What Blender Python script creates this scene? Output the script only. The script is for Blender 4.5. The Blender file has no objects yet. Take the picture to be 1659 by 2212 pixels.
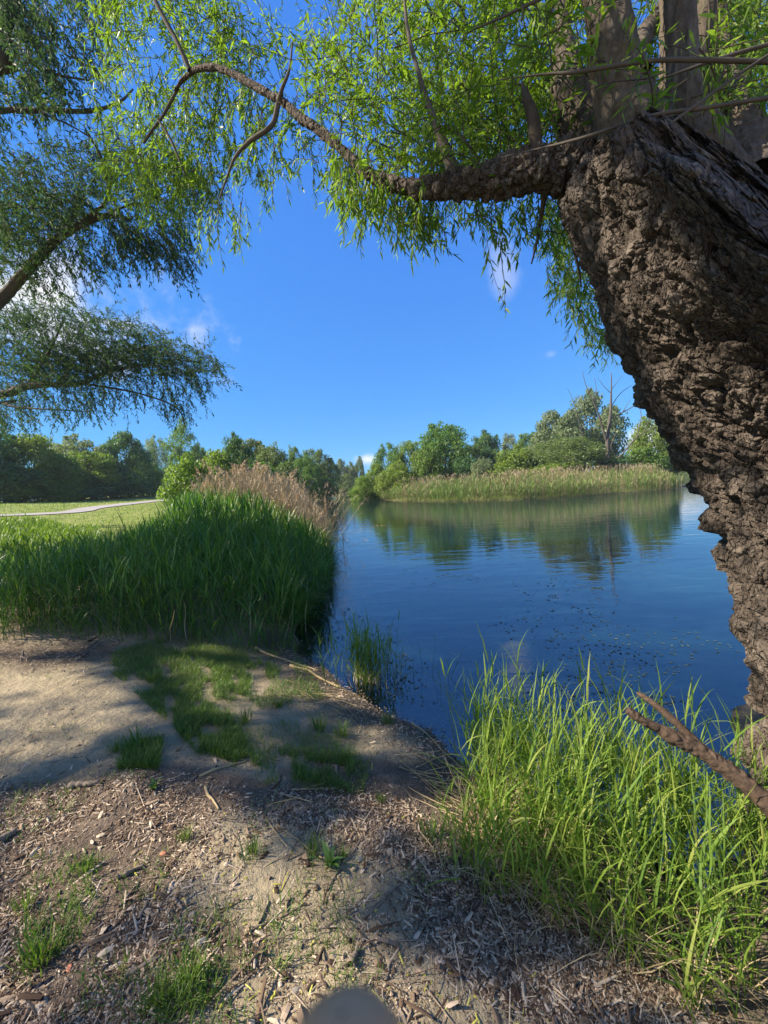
import bpy, math, random
import numpy as np
from mathutils import Vector, Matrix, Euler

# ------------------------------------------------------------------ camera, world, sun
scene = bpy.context.scene
COL = scene.collection
R = math.radians
CAM = np.array([0.0, 0.0, 1.95])
PITCH, ROLL = R(4.1), R(-3.2)
F = 13.0 / 34.6 * 1024.0            # focal length in pixels of the 768x1024 picture
cd = bpy.data.cameras.new('camera'); cam = bpy.data.objects.new('camera', cd); COL.objects.link(cam)
cd.sensor_fit = 'VERTICAL'; cd.sensor_height = 34.6; cd.sensor_width = 25.95; cd.lens = 13.0
cd.clip_start = 0.004; cd.clip_end = 2000
cd.dof.use_dof = True; cd.dof.focus_distance = 12.0; cd.dof.aperture_fstop = 6.5
MR = Matrix.Rotation(R(90) - PITCH, 3, 'X') @ Matrix.Rotation(ROLL, 3, 'Z')
cam.matrix_world = Matrix.Translation(CAM.tolist()) @ MR.to_4x4()
scene.camera = cam
MRn = np.array(MR)
K = 1659.0 / 768.0                   # measurements were taken on a 1659 px wide copy

SUN_AZ, SUN_EL = R(-97), R(39)       # azimuth measured from +Y towards +X
SUN = np.array([math.cos(SUN_EL) * math.sin(SUN_AZ), math.cos(SUN_EL) * math.cos(SUN_AZ), math.sin(SUN_EL)])
sd_ = bpy.data.lights.new('sun', 'SUN'); sun = bpy.data.objects.new('sun', sd_); COL.objects.link(sun)
sd_.energy = 5.0; sd_.angle = R(0.53); sd_.color = (1.0, 0.91, 0.76)
sun.rotation_euler = Vector(SUN.tolist()).to_track_quat('Z', 'Y').to_euler()
scene.view_settings.view_transform = 'Standard'; scene.view_settings.look = 'None'
scene.view_settings.exposure = 1.3; scene.view_settings.gamma = 1.0
scene.cycles.max_bounces = 8; scene.cycles.transparent_max_bounces = 8
scene.cycles.caustics_reflective = False; scene.cycles.caustics_refractive = False

def rays(px, py):
    px = np.asarray(px, float) / K; py = np.asarray(py, float) / K
    v = np.stack([(px - 384) / F, -(py - 512) / F, -np.ones_like(px)], -1)
    return v @ MRn.T
def at_depth(px, py, d):             # the world point seen at this spot, d metres ahead
    r = rays(px, py); return CAM + r * (np.asarray(d, float) / r[..., 1])[..., None]
def at_z(px, py, z=0.0):
    r = rays(px, py); t = (z - CAM[2]) / r[..., 2]; return CAM + r * t[..., None]
def project(P):
    q = (np.asarray(P) - CAM) @ MRn
    w = np.maximum(-q[..., 2], 1e-6)
    return (384 + q[..., 0] / w * F) * K, (512 - q[..., 1] / w * F) * K, -q[..., 2]

def NT(owner):
    owner.use_nodes = True; nt = owner.node_tree; nt.nodes.clear(); return nt
def nd(nt, typ, **kw):
    n = nt.nodes.new(typ)
    for k, v in kw.items():
        if k.startswith('i_'):
            key = k[2:]; key = int(key) if key.isdigit() else key.replace('_', ' ')
            n.inputs[key].default_value = v
        else: setattr(n, k, v)
    return n
def ln(nt, a, b): nt.links.new(a, b)

world = bpy.data.worlds.new('World'); scene.world = world
nt = NT(world)
sky = nd(nt, 'ShaderNodeTexSky', sky_type='NISHITA', sun_disc=False, sun_elevation=SUN_EL, sun_rotation=SUN_AZ,
         altitude=600, air_density=1.0, dust_density=0.3, ozone_density=3.0)
sep = nd(nt, 'ShaderNodeSeparateColor'); ln(nt, sky.outputs[0], sep.inputs[0]); com = nd(nt, 'ShaderNodeCombineColor')
for ch, (gain, ref, ex) in enumerate(((1.12, 5.2, .56), (3.2, 5.8, .52), (5.8, 5.5, .23))):     # deep clear-day blue: per-channel grading of the sky
    a = nd(nt, 'ShaderNodeMath', operation='DIVIDE', i_1=ref); ln(nt, sep.outputs[ch], a.inputs[0])
    b = nd(nt, 'ShaderNodeMath', operation='POWER', i_1=ex); ln(nt, a.outputs[0], b.inputs[0])
    c = nd(nt, 'ShaderNodeMath', operation='MULTIPLY', i_1=gain); ln(nt, b.outputs[0], c.inputs[0]); ln(nt, c.outputs[0], com.inputs[ch])
tc = nd(nt, 'ShaderNodeTexCoord')
last = com.outputs[0]
nz = nd(nt, 'ShaderNodeTexNoise', i_Scale=9.0, i_Detail=7.0, i_Roughness=0.6); ln(nt, tc.outputs['Generated'], nz.inputs['Vector'])
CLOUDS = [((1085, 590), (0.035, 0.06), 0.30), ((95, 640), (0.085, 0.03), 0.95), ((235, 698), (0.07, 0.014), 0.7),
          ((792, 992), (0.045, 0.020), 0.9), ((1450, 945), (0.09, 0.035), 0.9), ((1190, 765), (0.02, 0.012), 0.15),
          ((-300, 560), (0.5, 0.12), 0.9), (((.1, -1, .55), None), (.95, .62), .50)]      # the last: an unseen cloud bank behind the camera, added as neutral fill light
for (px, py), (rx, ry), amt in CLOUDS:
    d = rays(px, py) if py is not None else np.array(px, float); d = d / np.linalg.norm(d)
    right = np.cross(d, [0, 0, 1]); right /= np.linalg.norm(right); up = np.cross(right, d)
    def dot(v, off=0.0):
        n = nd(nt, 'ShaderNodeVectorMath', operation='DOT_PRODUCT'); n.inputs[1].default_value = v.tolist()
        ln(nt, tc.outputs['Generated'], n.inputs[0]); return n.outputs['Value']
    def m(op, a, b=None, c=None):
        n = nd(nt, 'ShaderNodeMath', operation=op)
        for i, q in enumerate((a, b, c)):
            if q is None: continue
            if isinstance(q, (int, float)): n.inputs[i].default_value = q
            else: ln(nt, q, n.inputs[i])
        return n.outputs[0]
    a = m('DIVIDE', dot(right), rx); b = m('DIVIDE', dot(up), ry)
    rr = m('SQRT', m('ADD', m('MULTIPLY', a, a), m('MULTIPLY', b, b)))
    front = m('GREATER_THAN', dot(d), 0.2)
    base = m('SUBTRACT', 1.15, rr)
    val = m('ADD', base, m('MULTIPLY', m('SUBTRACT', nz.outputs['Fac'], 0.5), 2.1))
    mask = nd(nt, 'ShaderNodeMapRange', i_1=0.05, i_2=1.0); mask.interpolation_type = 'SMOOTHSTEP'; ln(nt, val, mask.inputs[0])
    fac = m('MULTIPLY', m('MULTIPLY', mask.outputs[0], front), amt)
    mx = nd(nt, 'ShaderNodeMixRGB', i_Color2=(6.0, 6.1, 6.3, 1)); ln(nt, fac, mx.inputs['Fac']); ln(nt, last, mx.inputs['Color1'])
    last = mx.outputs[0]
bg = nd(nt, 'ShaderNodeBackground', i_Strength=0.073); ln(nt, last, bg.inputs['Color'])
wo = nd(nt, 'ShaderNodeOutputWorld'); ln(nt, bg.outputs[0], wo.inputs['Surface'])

# ------------------------------------------------------------------ helpers
rng = np.random.default_rng(7)
def nrm(v): return v / np.maximum(np.linalg.norm(v, axis=-1, keepdims=True), 1e-9)
def hsh(ix, iy, iz):
    h = (ix * 374761393 + iy * 668265263 + iz * 2147483647 + 1013904223) & 0xFFFFFFFF
    h = ((h ^ (h >> 13)) * 1274126177) & 0xFFFFFFFF; h = ((h ^ (h >> 16)) * 2246822519) & 0xFFFFFFFF
    return ((h ^ (h >> 15)) & 0xFFFFFF) / float(0x1000000)
def vnoise(P):
    P = np.asarray(P, float); i = np.floor(P).astype(np.int64); f = P - i; f = f * f * (3 - 2 * f); o = 0
    for dx in (0, 1):
        wx = f[..., 0] if dx else 1 - f[..., 0]
        for dy in (0, 1):
            wy = f[..., 1] if dy else 1 - f[..., 1]
            for dz in (0, 1):
                wz = f[..., 2] if dz else 1 - f[..., 2]
                o = o + wx * wy * wz * hsh(i[..., 0] + dx, i[..., 1] + dy, i[..., 2] + dz)
    return o * 2 - 1
def fbm(P, oct=4, gain=0.5):
    P = np.asarray(P, float); a, s, o = 1.0, 0.0, 0
    for k in range(oct): o = o + a * vnoise(P * 2.03 ** k + k * 17.3); s += a; a *= gain
    return o / s
def worley(P, vec=False):
    P = np.asarray(P, float); i = np.floor(P).astype(np.int64); f1 = np.full(P.shape[:-1], 9.0); f2 = f1.copy(); cell = f1.copy(); dv = np.zeros(P.shape)
    for dx in (-1, 0, 1):
        for dy in (-1, 0, 1):
            for dz in (-1, 0, 1):
                c = i + [dx, dy, dz]
                q = c + np.stack([hsh(c[..., 0], c[..., 1], c[..., 2]), hsh(c[..., 0] + 71, c[..., 1] + 9, c[..., 2] + 3), hsh(c[..., 0] + 5, c[..., 1] + 31, c[..., 2] + 77)], -1)
                d = np.linalg.norm(P - q, axis=-1); nearer = d < f1; dv = np.where(nearer[..., None], P - q, dv)
                f2 = np.where(nearer, f1, np.minimum(f2, d)); cell = np.where(nearer, hsh(c[..., 0] + 3, c[..., 1] + 5, c[..., 2] + 7), cell); f1 = np.where(nearer, d, f1)
    return (f1, f2, cell, dv) if vec else (f1, f2, cell)
def flakes(P, seed=0):
    f1, f2, c, d = worley(P + seed, True); t = nrm(np.stack([np.sin(c * 51.7), np.cos(c * 37.1), np.sin(c * 91.3 + 1)], -1)); return np.clip((f2 - f1) * 3, 0, 1), c, (d * t).sum(-1)
def sst(a, b, x): t = np.clip((x - a) / (b - a), 0, 1); return t * t * (3 - 2 * t)
def inpoly(px, py, poly):
    poly = np.asarray(poly, float); r = np.zeros(np.shape(px), bool); n = len(poly)
    for k in range(n):
        x0, y0 = poly[k]; x1, y1 = poly[(k + 1) % n]
        if y0 == y1: continue
        r ^= ((py < y0) != (py < y1)) & (px < (x1 - x0) * (py - y0) / (y1 - y0) + x0)
    return r
def sample_poly(poly, n, g=rng):
    poly = np.asarray(poly, float); lo, hi = poly.min(0), poly.max(0); out = np.zeros((0, 2))
    while len(out) < n:
        q = lo + g.random((n * 3 + 16, 2)) * (hi - lo); out = np.concatenate([out, q[inpoly(q[:, 0], q[:, 1], poly)]])
    return out[:n]

class MB:
    def __init__(s): s.V, s.Fs, s.n = [], [], 0
    def add(s, V, *faces):
        V = np.asarray(V, float).reshape(-1, 3)
        for f in faces:
            f = np.asarray(f, np.int64)
            if len(f): s.Fs.append(f + s.n)
        s.V.append(V); s.n += len(V); return s
    def build(s, name, mat=None, parent=None, smooth=True, attrs=None, loc=None):
        V = np.concatenate(s.V); me = bpy.data.meshes.new(name)
        if loc is not None: V = V - np.asarray(loc)
        me.vertices.add(len(V)); me.vertices.foreach_set('co', V.ravel().astype(np.float32))
        loops = np.concatenate([f.ravel() for f in s.Fs]); sizes = np.concatenate([np.full(len(f), f.shape[1]) for f in s.Fs])
        starts = np.concatenate([[0], np.cumsum(sizes)[:-1]])
        me.loops.add(len(loops)); me.loops.foreach_set('vertex_index', loops.astype(np.int32))
        me.polygons.add(len(sizes)); me.polygons.foreach_set('loop_start', starts.astype(np.int32))
        me.update(calc_edges=True); me.validate()
        me.polygons.foreach_set('use_smooth', np.full(len(me.polygons), bool(smooth)))
        for k, v in (attrs or {}).items():
            a = me.attributes.new(k, 'FLOAT', 'POINT'); a.data.foreach_set('value', np.asarray(v, np.float32))
        if mat: me.materials.append(mat)
        o = bpy.data.objects.new(name, me); COL.objects.link(o)
        if loc is not None and parent is None: o.location = [float(q) for q in loc]
        if parent is not None: o.parent = parent
        return o
def tag(o, label=None, cat=None, group=None, kind=None):
    if label: o['label'] = label
    if cat: o['category'] = cat
    if group: o['group'] = group
    if kind: o['kind'] = kind
    return o
def empty(name, loc, label, cat, group=None):
    o = bpy.data.objects.new(name, None); COL.objects.link(o); o.location = [float(q) for q in loc]
    o.empty_display_size = 0.1; return tag(o, label, cat, group)
def dup(o, loc, rotz=0.0, scale=(1, 1, 1), label=None, group=None):
    c = o.copy(); COL.objects.link(c); c.location = [float(q) for q in loc]; c.rotation_euler = (0, 0, rotz); c.scale = scale
    if label: c['label'] = label
    if group: c['group'] = group
    for ch in list(o.children):
        k = ch.copy(); COL.objects.link(k); k.parent = c
    return c

def spline(pts, n):
    """Catmull-Rom through rows of pts (any columns), n samples."""
    p = np.asarray(pts, float); p = np.concatenate([[2 * p[0] - p[1]], p, [2 * p[-1] - p[-2]]])
    u = np.linspace(0, len(p) - 3 - 1e-6, n); i = u.astype(int); t = (u - i)[:, None]
    a, b, c, d = p[i], p[i + 1], p[i + 2], p[i + 3]
    return 0.5 * (2 * b + (c - a) * t + (2 * a - 5 * b + 4 * c - d) * t * t + (3 * b - a - 3 * c + d) * t ** 3)
def tubes(pts, rad, sides=3):
    """pts (T,n,3), rad (T,n): T tubes at once, tips closed to a small ring."""
    pts = np.asarray(pts, float); T, n = pts.shape[:2]
    tg = np.empty_like(pts); tg[:, 1:-1] = pts[:, 2:] - pts[:, :-2]; tg[:, 0] = pts[:, 1] - pts[:, 0]; tg[:, -1] = pts[:, -1] - pts[:, -2]
    tg = nrm(tg); ref = np.where(np.abs(tg[:, :1, 2:3]) > 0.8, np.array([1.0, 0.2, 0.1]), np.array([0.1, 0.2, 1.0]))
    a = nrm(np.cross(tg, np.broadcast_to(ref, tg.shape))); b = np.cross(tg, a)
    th = np.arange(sides) / sides * 2 * np.pi
    V = pts[:, :, None] + (a[:, :, None] * np.cos(th)[:, None] + b[:, :, None] * np.sin(th)[:, None]) * np.asarray(rad)[:, :, None, None]
    t, i, j = np.meshgrid(np.arange(T), np.arange(n - 1), np.arange(sides), indexing='ij')
    idx = lambda t, i, j: (t * n + i) * sides + j % sides
    Fq = np.stack([idx(t, i, j), idx(t, i, j + 1), idx(t, i + 1, j + 1), idx(t, i + 1, j)], -1).reshape(-1, 4)
    tt = np.arange(T)
    caps = np.stack([idx(tt, n - 1, j) for j in range(sides)], -1)
    return V.reshape(-1, 3), Fq, caps
def leaf_quads(P, D, N, L, W):
    P = np.asarray(P, float); D = nrm(D); S = nrm(np.cross(D, N)); N = np.cross(S, D)
    L = np.broadcast_to(L, (len(P),))[:, None]; W = np.broadcast_to(W, (len(P),))[:, None]
    m = P + D * L * 0.45 + N * W * 0.18
    V = np.stack([P, m + S * W / 2, P + D * L, m - S * W / 2], 1)
    return V.reshape(-1, 3), np.arange(len(P) * 4).reshape(-1, 4)
def leaf_long(P, D, N, L, W, sag=0.15):
    P = np.asarray(P, float); D = nrm(D); S = nrm(np.cross(D, N)); N = np.cross(S, D)
    L = np.broadcast_to(L, (len(P),))[:, None]; W = np.broadcast_to(W, (len(P),))[:, None]
    dn = np.array([0, 0, -1.0])
    a = P + D * L * 0.30; b = P + D * L * 0.65 + dn * L * sag * 0.4; tip = P + D * L + dn * L * sag
    V = np.stack([P, a + S * W / 2 + N * W * .12, a - S * W / 2 + N * W * .12, b + S * W * .36, b - S * W * .36, tip], 1).reshape(-1, 3)
    o = np.arange(len(P))[:, None] * 6
    return V, o + np.array([[0, 1, 2]]), o + np.array([[1, 3, 4, 2]]), o + np.array([[3, 5, 4]])
def strands(P0, D0, L, n, droop, wob, g=rng):
    T = len(P0); pts = np.empty((T, n + 1, 3)); pts[:, 0] = P0; D = nrm(D0); st = (np.broadcast_to(L, (T,)) / n)[:, None]
    dr = np.broadcast_to(droop, (T,))[:, None]
    for k in range(n):
        D = nrm(D + np.array([0, 0, -1.0]) * dr / n + g.normal(size=(T, 3)) * wob); pts[:, k + 1] = pts[:, k] + D * st
    return pts
def along(pts, m, g=rng, t0=0.08):
    """m random stations on each strand: position and tangent."""
    T, n1 = pts.shape[:2]; u = (t0 + (1 - t0) * (np.arange(m)[None] + g.random((T, m))) / m) * (n1 - 1 - 1e-6); i = u.astype(int); f = (u - i)[..., None]
    r = np.arange(T)[:, None]; a, b = pts[r, i], pts[r, i + 1]
    return (a + (b - a) * f).reshape(-1, 3), nrm(b - a).reshape(-1, 3)
def blades(P, az, L, W, lean, curve, segs=5, wob=0.06, g=rng):
    """Grass or reed blades: ribbons that start leaning by `lean` from vertical and bend over by `curve` along their length."""
    n = len(P); az = np.asarray(az); L = np.broadcast_to(L, (n,)); W = np.broadcast_to(W, (n,)); lean = np.broadcast_to(lean, (n,)); curve = np.broadcast_to(curve, (n,))
    out = np.stack([np.cos(az), np.sin(az), 0 * az], -1); side = np.stack([-np.sin(az), np.cos(az), 0 * az], -1)
    side = nrm(side + g.normal(size=(n, 3)) * 0.25)
    p = np.array(P, float); V = np.empty((n, segs + 1, 2, 3))
    for k in range(segs + 1):
        s = k / segs; w = W * (min(1, 0.45 + 2.2 * s) * (1 - s ** 2.2) + 0.03)
        V[:, k, 0] = p + side * w[:, None] / 2; V[:, k, 1] = p - side * w[:, None] / 2
        th = lean + curve * ((k + 0.5) / segs) ** 1.5
        d = out * np.sin(th)[:, None] + np.array([0, 0, 1.0]) * np.cos(th)[:, None]
        p = p + (d + g.normal(size=(n, 3)) * wob) * (L / segs)[:, None]
    b = np.arange(n)[:, None] * (segs + 1) * 2
    Fq = np.concatenate([b + np.array([[2 * k, 2 * k + 1, 2 * k + 3, 2 * k + 2]]) for k in range(segs)])
    return V.reshape(-1, 3), Fq

# ------------------------------------------------------------------ materials
def ramp(nt, src, stops):
    r = nd(nt, 'ShaderNodeValToRGB'); e = r.color_ramp.elements
    while len(e) < len(stops): e.new(0.5)
    for q, (p, c) in zip(e, stops): q.position = p; q.color = (*c, 1)
    ln(nt, src, r.inputs['Fac']); return r.outputs['Color']
def leaf_mat(name, cols, transl=0.4, rough=0.45, tint=(1.15, 1.25, 0.55), objvar=0.0, spec=0.4):
    m = bpy.data.materials.new(name); nt = NT(m)
    g = nd(nt, 'ShaderNodeNewGeometry'); k = len(cols)
    c = ramp(nt, g.outputs['Random Per Island'], [(i / max(1, k - 1), q) for i, q in enumerate(cols)])
    if objvar:
        oi = nd(nt, 'ShaderNodeObjectInfo')
        mr = nd(nt, 'ShaderNodeMapRange', i_3=0.5 - objvar * .12, i_4=0.5 + objvar * .12); ln(nt, oi.outputs['Random'], mr.inputs[0])
        h = nd(nt, 'ShaderNodeHueSaturation'); ln(nt, mr.outputs[0], h.inputs['Hue']); ln(nt, c, h.inputs['Color']); c = h.outputs[0]
    p = nd(nt, 'ShaderNodeBsdfPrincipled', i_Roughness=rough, i_Specular_IOR_Level=spec); ln(nt, c, p.inputs['Base Color'])
    tm = nd(nt, 'ShaderNodeMixRGB', blend_type='MULTIPLY', i_Fac=1.0, i_Color2=(*tint, 1)); ln(nt, c, tm.inputs['Color1'])
    t = nd(nt, 'ShaderNodeBsdfTranslucent'); ln(nt, tm.outputs[0], t.inputs['Color'])
    mx = nd(nt, 'ShaderNodeMixShader', i_Fac=transl); ln(nt, p.outputs[0], mx.inputs[1]); ln(nt, t.outputs[0], mx.inputs[2])
    o = nd(nt, 'ShaderNodeOutputMaterial'); ln(nt, mx.outputs[0], o.inputs['Surface']); return m
def rough_mat(name, cols, scale=20, rough=0.9, bump=0.4, dist=0.01, island=0.0, stretch=(1, 1, 1), coord='Object'):
    m = bpy.data.materials.new(name); nt = NT(m)
    t = nd(nt, 'ShaderNodeTexCoord'); mp = nd(nt, 'ShaderNodeMapping', i_Scale=stretch); ln(nt, t.outputs[coord], mp.inputs['Vector'])
    n1 = nd(nt, 'ShaderNodeTexNoise', i_Scale=scale, i_Detail=6.0, i_Roughness=0.65); ln(nt, mp.outputs[0], n1.inputs['Vector'])
    n2 = nd(nt, 'ShaderNodeTexNoise', i_Scale=scale * 0.13, i_Detail=3.0); ln(nt, mp.outputs[0], n2.inputs['Vector'])
    ad = nd(nt, 'ShaderNodeMixRGB', i_Fac=0.45); ln(nt, n1.outputs['Fac'], ad.inputs['Color1']); ln(nt, n2.outputs['Fac'], ad.inputs['Color2'])
    src = ad.outputs[0]
    if island:
        g = nd(nt, 'ShaderNodeNewGeometry'); mi = nd(nt, 'ShaderNodeMixRGB', i_Fac=island)
        ln(nt, src, mi.inputs['Color1']); ln(nt, g.outputs['Random Per Island'], mi.inputs['Color2']); src = mi.outputs[0]
    k = len(cols); lo, hi = (0.3, 0.7) if not island else (0.15, 0.85)
    c = ramp(nt, src, [(lo + (hi - lo) * i / max(1, k - 1), q) for i, q in enumerate(cols)])
    p = nd(nt, 'ShaderNodeBsdfPrincipled', i_Roughness=rough, i_Specular_IOR_Level=0.2); ln(nt, c, p.inputs['Base Color'])
    if bump:
        b = nd(nt, 'ShaderNodeBump', i_Strength=bump, i_Distance=dist); ln(nt, n1.outputs['Fac'], b.inputs['Height']); ln(nt, b.outputs[0], p.inputs['Normal'])
    o = nd(nt, 'ShaderNodeOutputMaterial'); ln(nt, p.outputs[0], o.inputs['Surface']); return m

M_bark = rough_mat('willow bark', [(.042, .032, .025), (.095, .073, .056), (.205, .165, .13)], scale=34, bump=0.9, dist=0.018, stretch=(1, 1, .7))
M_limb = rough_mat('limb bark', [(.035, .027, .02), (.085, .066, .048), (.165, .132, .098)], scale=30, bump=0.8, dist=0.01, stretch=(1, 1, .35))
M_twig = rough_mat('twig bark', [(.05, .04, .03), (.10, .08, .055)], scale=40, bump=0)
M_treebark = rough_mat('far bark', [(.06, .05, .04), (.14, .115, .09)], scale=6, bump=0.3, dist=0.03)
M_dead = rough_mat('dead wood', [(.06, .05, .042), (.14, .115, .095)], scale=8, bump=0.2, dist=0.02)
nt = M_bark.node_tree; rp_ = [n for n in nt.nodes if n.type == 'VALTORGB'][0]; old = rp_.inputs['Fac'].links[0].from_socket      # each plate of bark a little lighter or darker
bm0 = [n for n in nt.nodes if n.type == 'BUMP'][0]; tco = [n for n in nt.nodes if n.type == 'TEX_COORD'][0]; mpp = nd(nt, 'ShaderNodeMapping', i_Scale=(1, 1, .45)); ln(nt, tco.outputs['Object'], mpp.inputs['Vector'])
wn = nd(nt, 'ShaderNodeTexNoise', i_Scale=9.0, i_Detail=3.0); ln(nt, mpp.outputs[0], wn.inputs['Vector']); wm = nd(nt, 'ShaderNodeMixRGB', blend_type='LINEAR_LIGHT', i_Fac=.10); ln(nt, mpp.outputs[0], wm.inputs['Color1']); ln(nt, wn.outputs['Color'], wm.inputs['Color2'])
vo = nd(nt, 'ShaderNodeTexVoronoi', feature='DISTANCE_TO_EDGE', i_Scale=26.0); ln(nt, wm.outputs[0], vo.inputs['Vector']); vr = nd(nt, 'ShaderNodeMapRange', i_2=.12); ln(nt, vo.outputs['Distance'], vr.inputs[0])
bv = nd(nt, 'ShaderNodeBump', i_Strength=.9, i_Distance=.02); ln(nt, vr.outputs[0], bv.inputs['Height']); ln(nt, bv.outputs[0], bm0.inputs['Normal'])
pa = nd(nt, 'ShaderNodeAttribute', attribute_name='plate'); mp_ = nd(nt, 'ShaderNodeMapRange', i_3=.28, i_4=.74); ln(nt, pa.outputs['Fac'], mp_.inputs[0]); mi_ = nd(nt, 'ShaderNodeMixRGB', i_Fac=.5); ln(nt, old, mi_.inputs['Color1']); ln(nt, mp_.outputs[0], mi_.inputs['Color2']); ln(nt, mi_.outputs[0], rp_.inputs['Fac'])
M_wood = rough_mat('broken wood', [(.035, .022, .015), (.08, .052, .034), (.17, .115, .078)], scale=40, bump=0.9, dist=0.008, stretch=(1, 1, 1))
M_stick = rough_mat('stick wood', [(.09, .065, .045), (.20, .15, .11), (.34, .27, .20)], scale=30, bump=0.4, dist=0.004, island=0.5)
M_cane = rough_mat('dry cane', [(.30, .21, .10), (.46, .35, .19)], scale=20, bump=0, island=0.5)
M_litter = rough_mat('bark litter', [(.055, .033, .021), (.14, .09, .056), (.27, .19, .125), (.50, .39, .28)], scale=40, bump=0, island=0.9)
M_stone = rough_mat('stone', [(.17, .145, .115), (.30, .26, .21)], scale=25, bump=0.3, dist=0.004)
M_brick = rough_mat('brick chip', [(.35, .13, .07), (.5, .22, .13)], scale=30, bump=0.4, dist=0.003)
M_wleaf = leaf_mat('willow leaves', [(.10, .18, .022), (.16, .25, .03), (.25, .34, .05)], transl=0.55, rough=0.45, spec=0.3)
M_wleaf2 = leaf_mat('feathery willow leaves', [(.035, .075, .035), (.055, .105, .045), (.09, .14, .055)], transl=0.42, rough=0.55, spec=0.18)
M_reed = leaf_mat('reed blades', [(.10, .18, .03), (.16, .26, .035), (.24, .33, .05), (.30, .33, .08)], transl=0.5, rough=0.55, spec=.25)
M_reed_l = leaf_mat('bank reed blades', [(.045, .12, .018), (.07, .165, .022), (.11, .22, .03), (.19, .27, .05)], transl=0.45, rough=0.4)
M_reed_f = leaf_mat('far reed blades', [(.11, .19, .035), (.16, .25, .045), (.22, .28, .08)], transl=0.3, rough=0.6)
M_dry = leaf_mat('dry reed blades', [(.36, .265, .14), (.50, .385, .22), (.62, .50, .31)], transl=0.3, rough=0.7, tint=(1, .9, .7))
M_plume = leaf_mat('reed plumes', [(.34, .25, .16), (.50, .385, .25), (.62, .50, .35)], transl=0.3, rough=0.8, tint=(1, .85, .65))
M_grass = leaf_mat('short grass', [(.07, .13, .02), (.11, .19, .03), (.18, .25, .05)], transl=0.4, rough=0.5)
M_weed = leaf_mat('meadow weeds', [(.10, .17, .02), (.15, .24, .03), (.24, .31, .06)], transl=0.4, rough=0.5)
M_broad = leaf_mat('broad weed leaves', [(.07, .14, .03), (.11, .2, .05)], transl=0.35, rough=0.4)
SPEC = {
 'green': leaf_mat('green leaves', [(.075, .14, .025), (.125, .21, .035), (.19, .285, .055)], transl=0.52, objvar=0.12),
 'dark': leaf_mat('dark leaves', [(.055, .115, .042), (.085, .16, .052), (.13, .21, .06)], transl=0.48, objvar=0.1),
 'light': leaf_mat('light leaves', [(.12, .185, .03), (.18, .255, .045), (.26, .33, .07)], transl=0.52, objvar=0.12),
 'pale': leaf_mat('silvery leaves', [(.12, .155, .075), (.18, .22, .115), (.26, .30, .17)], transl=0.5, objvar=0.1),
 'olive': leaf_mat('olive leaves', [(.09, .135, .04), (.14, .185, .055), (.19, .24, .075)], transl=0.5, objvar=0.1),
}

# ------------------------------------------------------------------ terrain, path, water
def zpts(*pp): return [tuple(at_z(px, py, 0.0)[:2]) for px, py in pp]
SHORE = ([(400, -60), (20, -6), (7, 1.4), (4.2, 3.0), (3.3, 3.1), (2.75, 2.9), (2.25, 2.35), (1.9, 1.95)] +
         zpts((1500, 1950), (1300, 1800), (1120, 1700), (1000, 1640), (935, 1575), (850, 1545), (765, 1500), (700, 1440), (640, 1400),
              (650, 1330), (695, 1270), (718, 1200), (705, 1140), (688, 1100)) +
         [(-9.5, 55), (-12, 85), (-13.5, 112), (-8, 124), (2, 127), (40, 124), (85, 112), (130, 96), (400, 70), (400, 420), (-420, 420), (-420, -120), (400, -120)])
ISLE = zpts((770, 1072), (800, 1077), (850, 1083), (950, 1084), (1100, 1080), (1200, 1075), (1300, 1069), (1400, 1060), (1462, 1055)) + [(29.5, 44), (27, 58), (18, 70), (5, 74), (-4.5, 68), (-5.5, 56)]
def sdf(x, y, poly):
    poly = np.asarray(poly, float); d2 = np.full(np.shape(x), 1e12); n = len(poly)
    for k in range(n):
        a, b = poly[k], poly[(k + 1) % n]; e = b - a
        wx, wy = x - a[0], y - a[1]; t = np.clip((wx * e[0] + wy * e[1]) / (e @ e), 0, 1)
        d2 = np.minimum(d2, (wx - e[0] * t) ** 2 + (wy - e[1] * t) ** 2)
    return np.where(inpoly(x, y, poly), 1, -1) * np.sqrt(d2)
def terrain(x, y, full=False):
    x = np.asarray(x, float); y = np.asarray(y, float)
    P3 = np.stack([x, y, 0 * x], -1)
    s1 = sdf(x, y, SHORE) + 0.16 * fbm(P3 * 2.1, 4); s2 = sdf(x, y, ISLE) + 0.5 * fbm(P3 * .3, 3)
    s = np.maximum(s1, s2)
    near = np.exp(-(x * x + y * y) / 400)
    land = 0.44 * (1 - np.exp(-np.maximum(s, 0) / 1.8)) + 0.02 * np.minimum(np.maximum(s, 0), 1)
    land = land + sst(0.2, 1.5, s) * near * (0.055 * fbm(P3 * 1.3 + 4, 4) + 0.012 * fbm(P3 * 7, 3))
    land = land + np.where(s1 > 0, 1.95 * sst(6, 48, -x) * sst(2, 16, y) + 0.8 * sst(60, 140, y) * sst(0, 12, s1), 0) + sst(20, 60, np.hypot(x, y)) * 0.15 * fbm(P3 * .11, 3)
    z = np.where(s > 0, np.maximum(land, 0.0), -np.minimum(1.8, .07 * -s + .05 * s * s))
    return (z, s1, s2) if full else z
def tz(x, y): return float(terrain(np.array([x]), np.array([y]))[0])
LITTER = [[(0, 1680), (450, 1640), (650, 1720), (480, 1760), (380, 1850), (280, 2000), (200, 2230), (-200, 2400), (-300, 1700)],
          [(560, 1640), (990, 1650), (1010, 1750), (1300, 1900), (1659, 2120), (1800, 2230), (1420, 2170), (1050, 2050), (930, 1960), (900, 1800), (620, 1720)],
          [(-50, 1395), (240, 1380), (220, 1425), (-50, 1425)], [(360, 1960), (560, 2000), (420, 2150), (250, 2212), (200, 2050)]]
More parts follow.
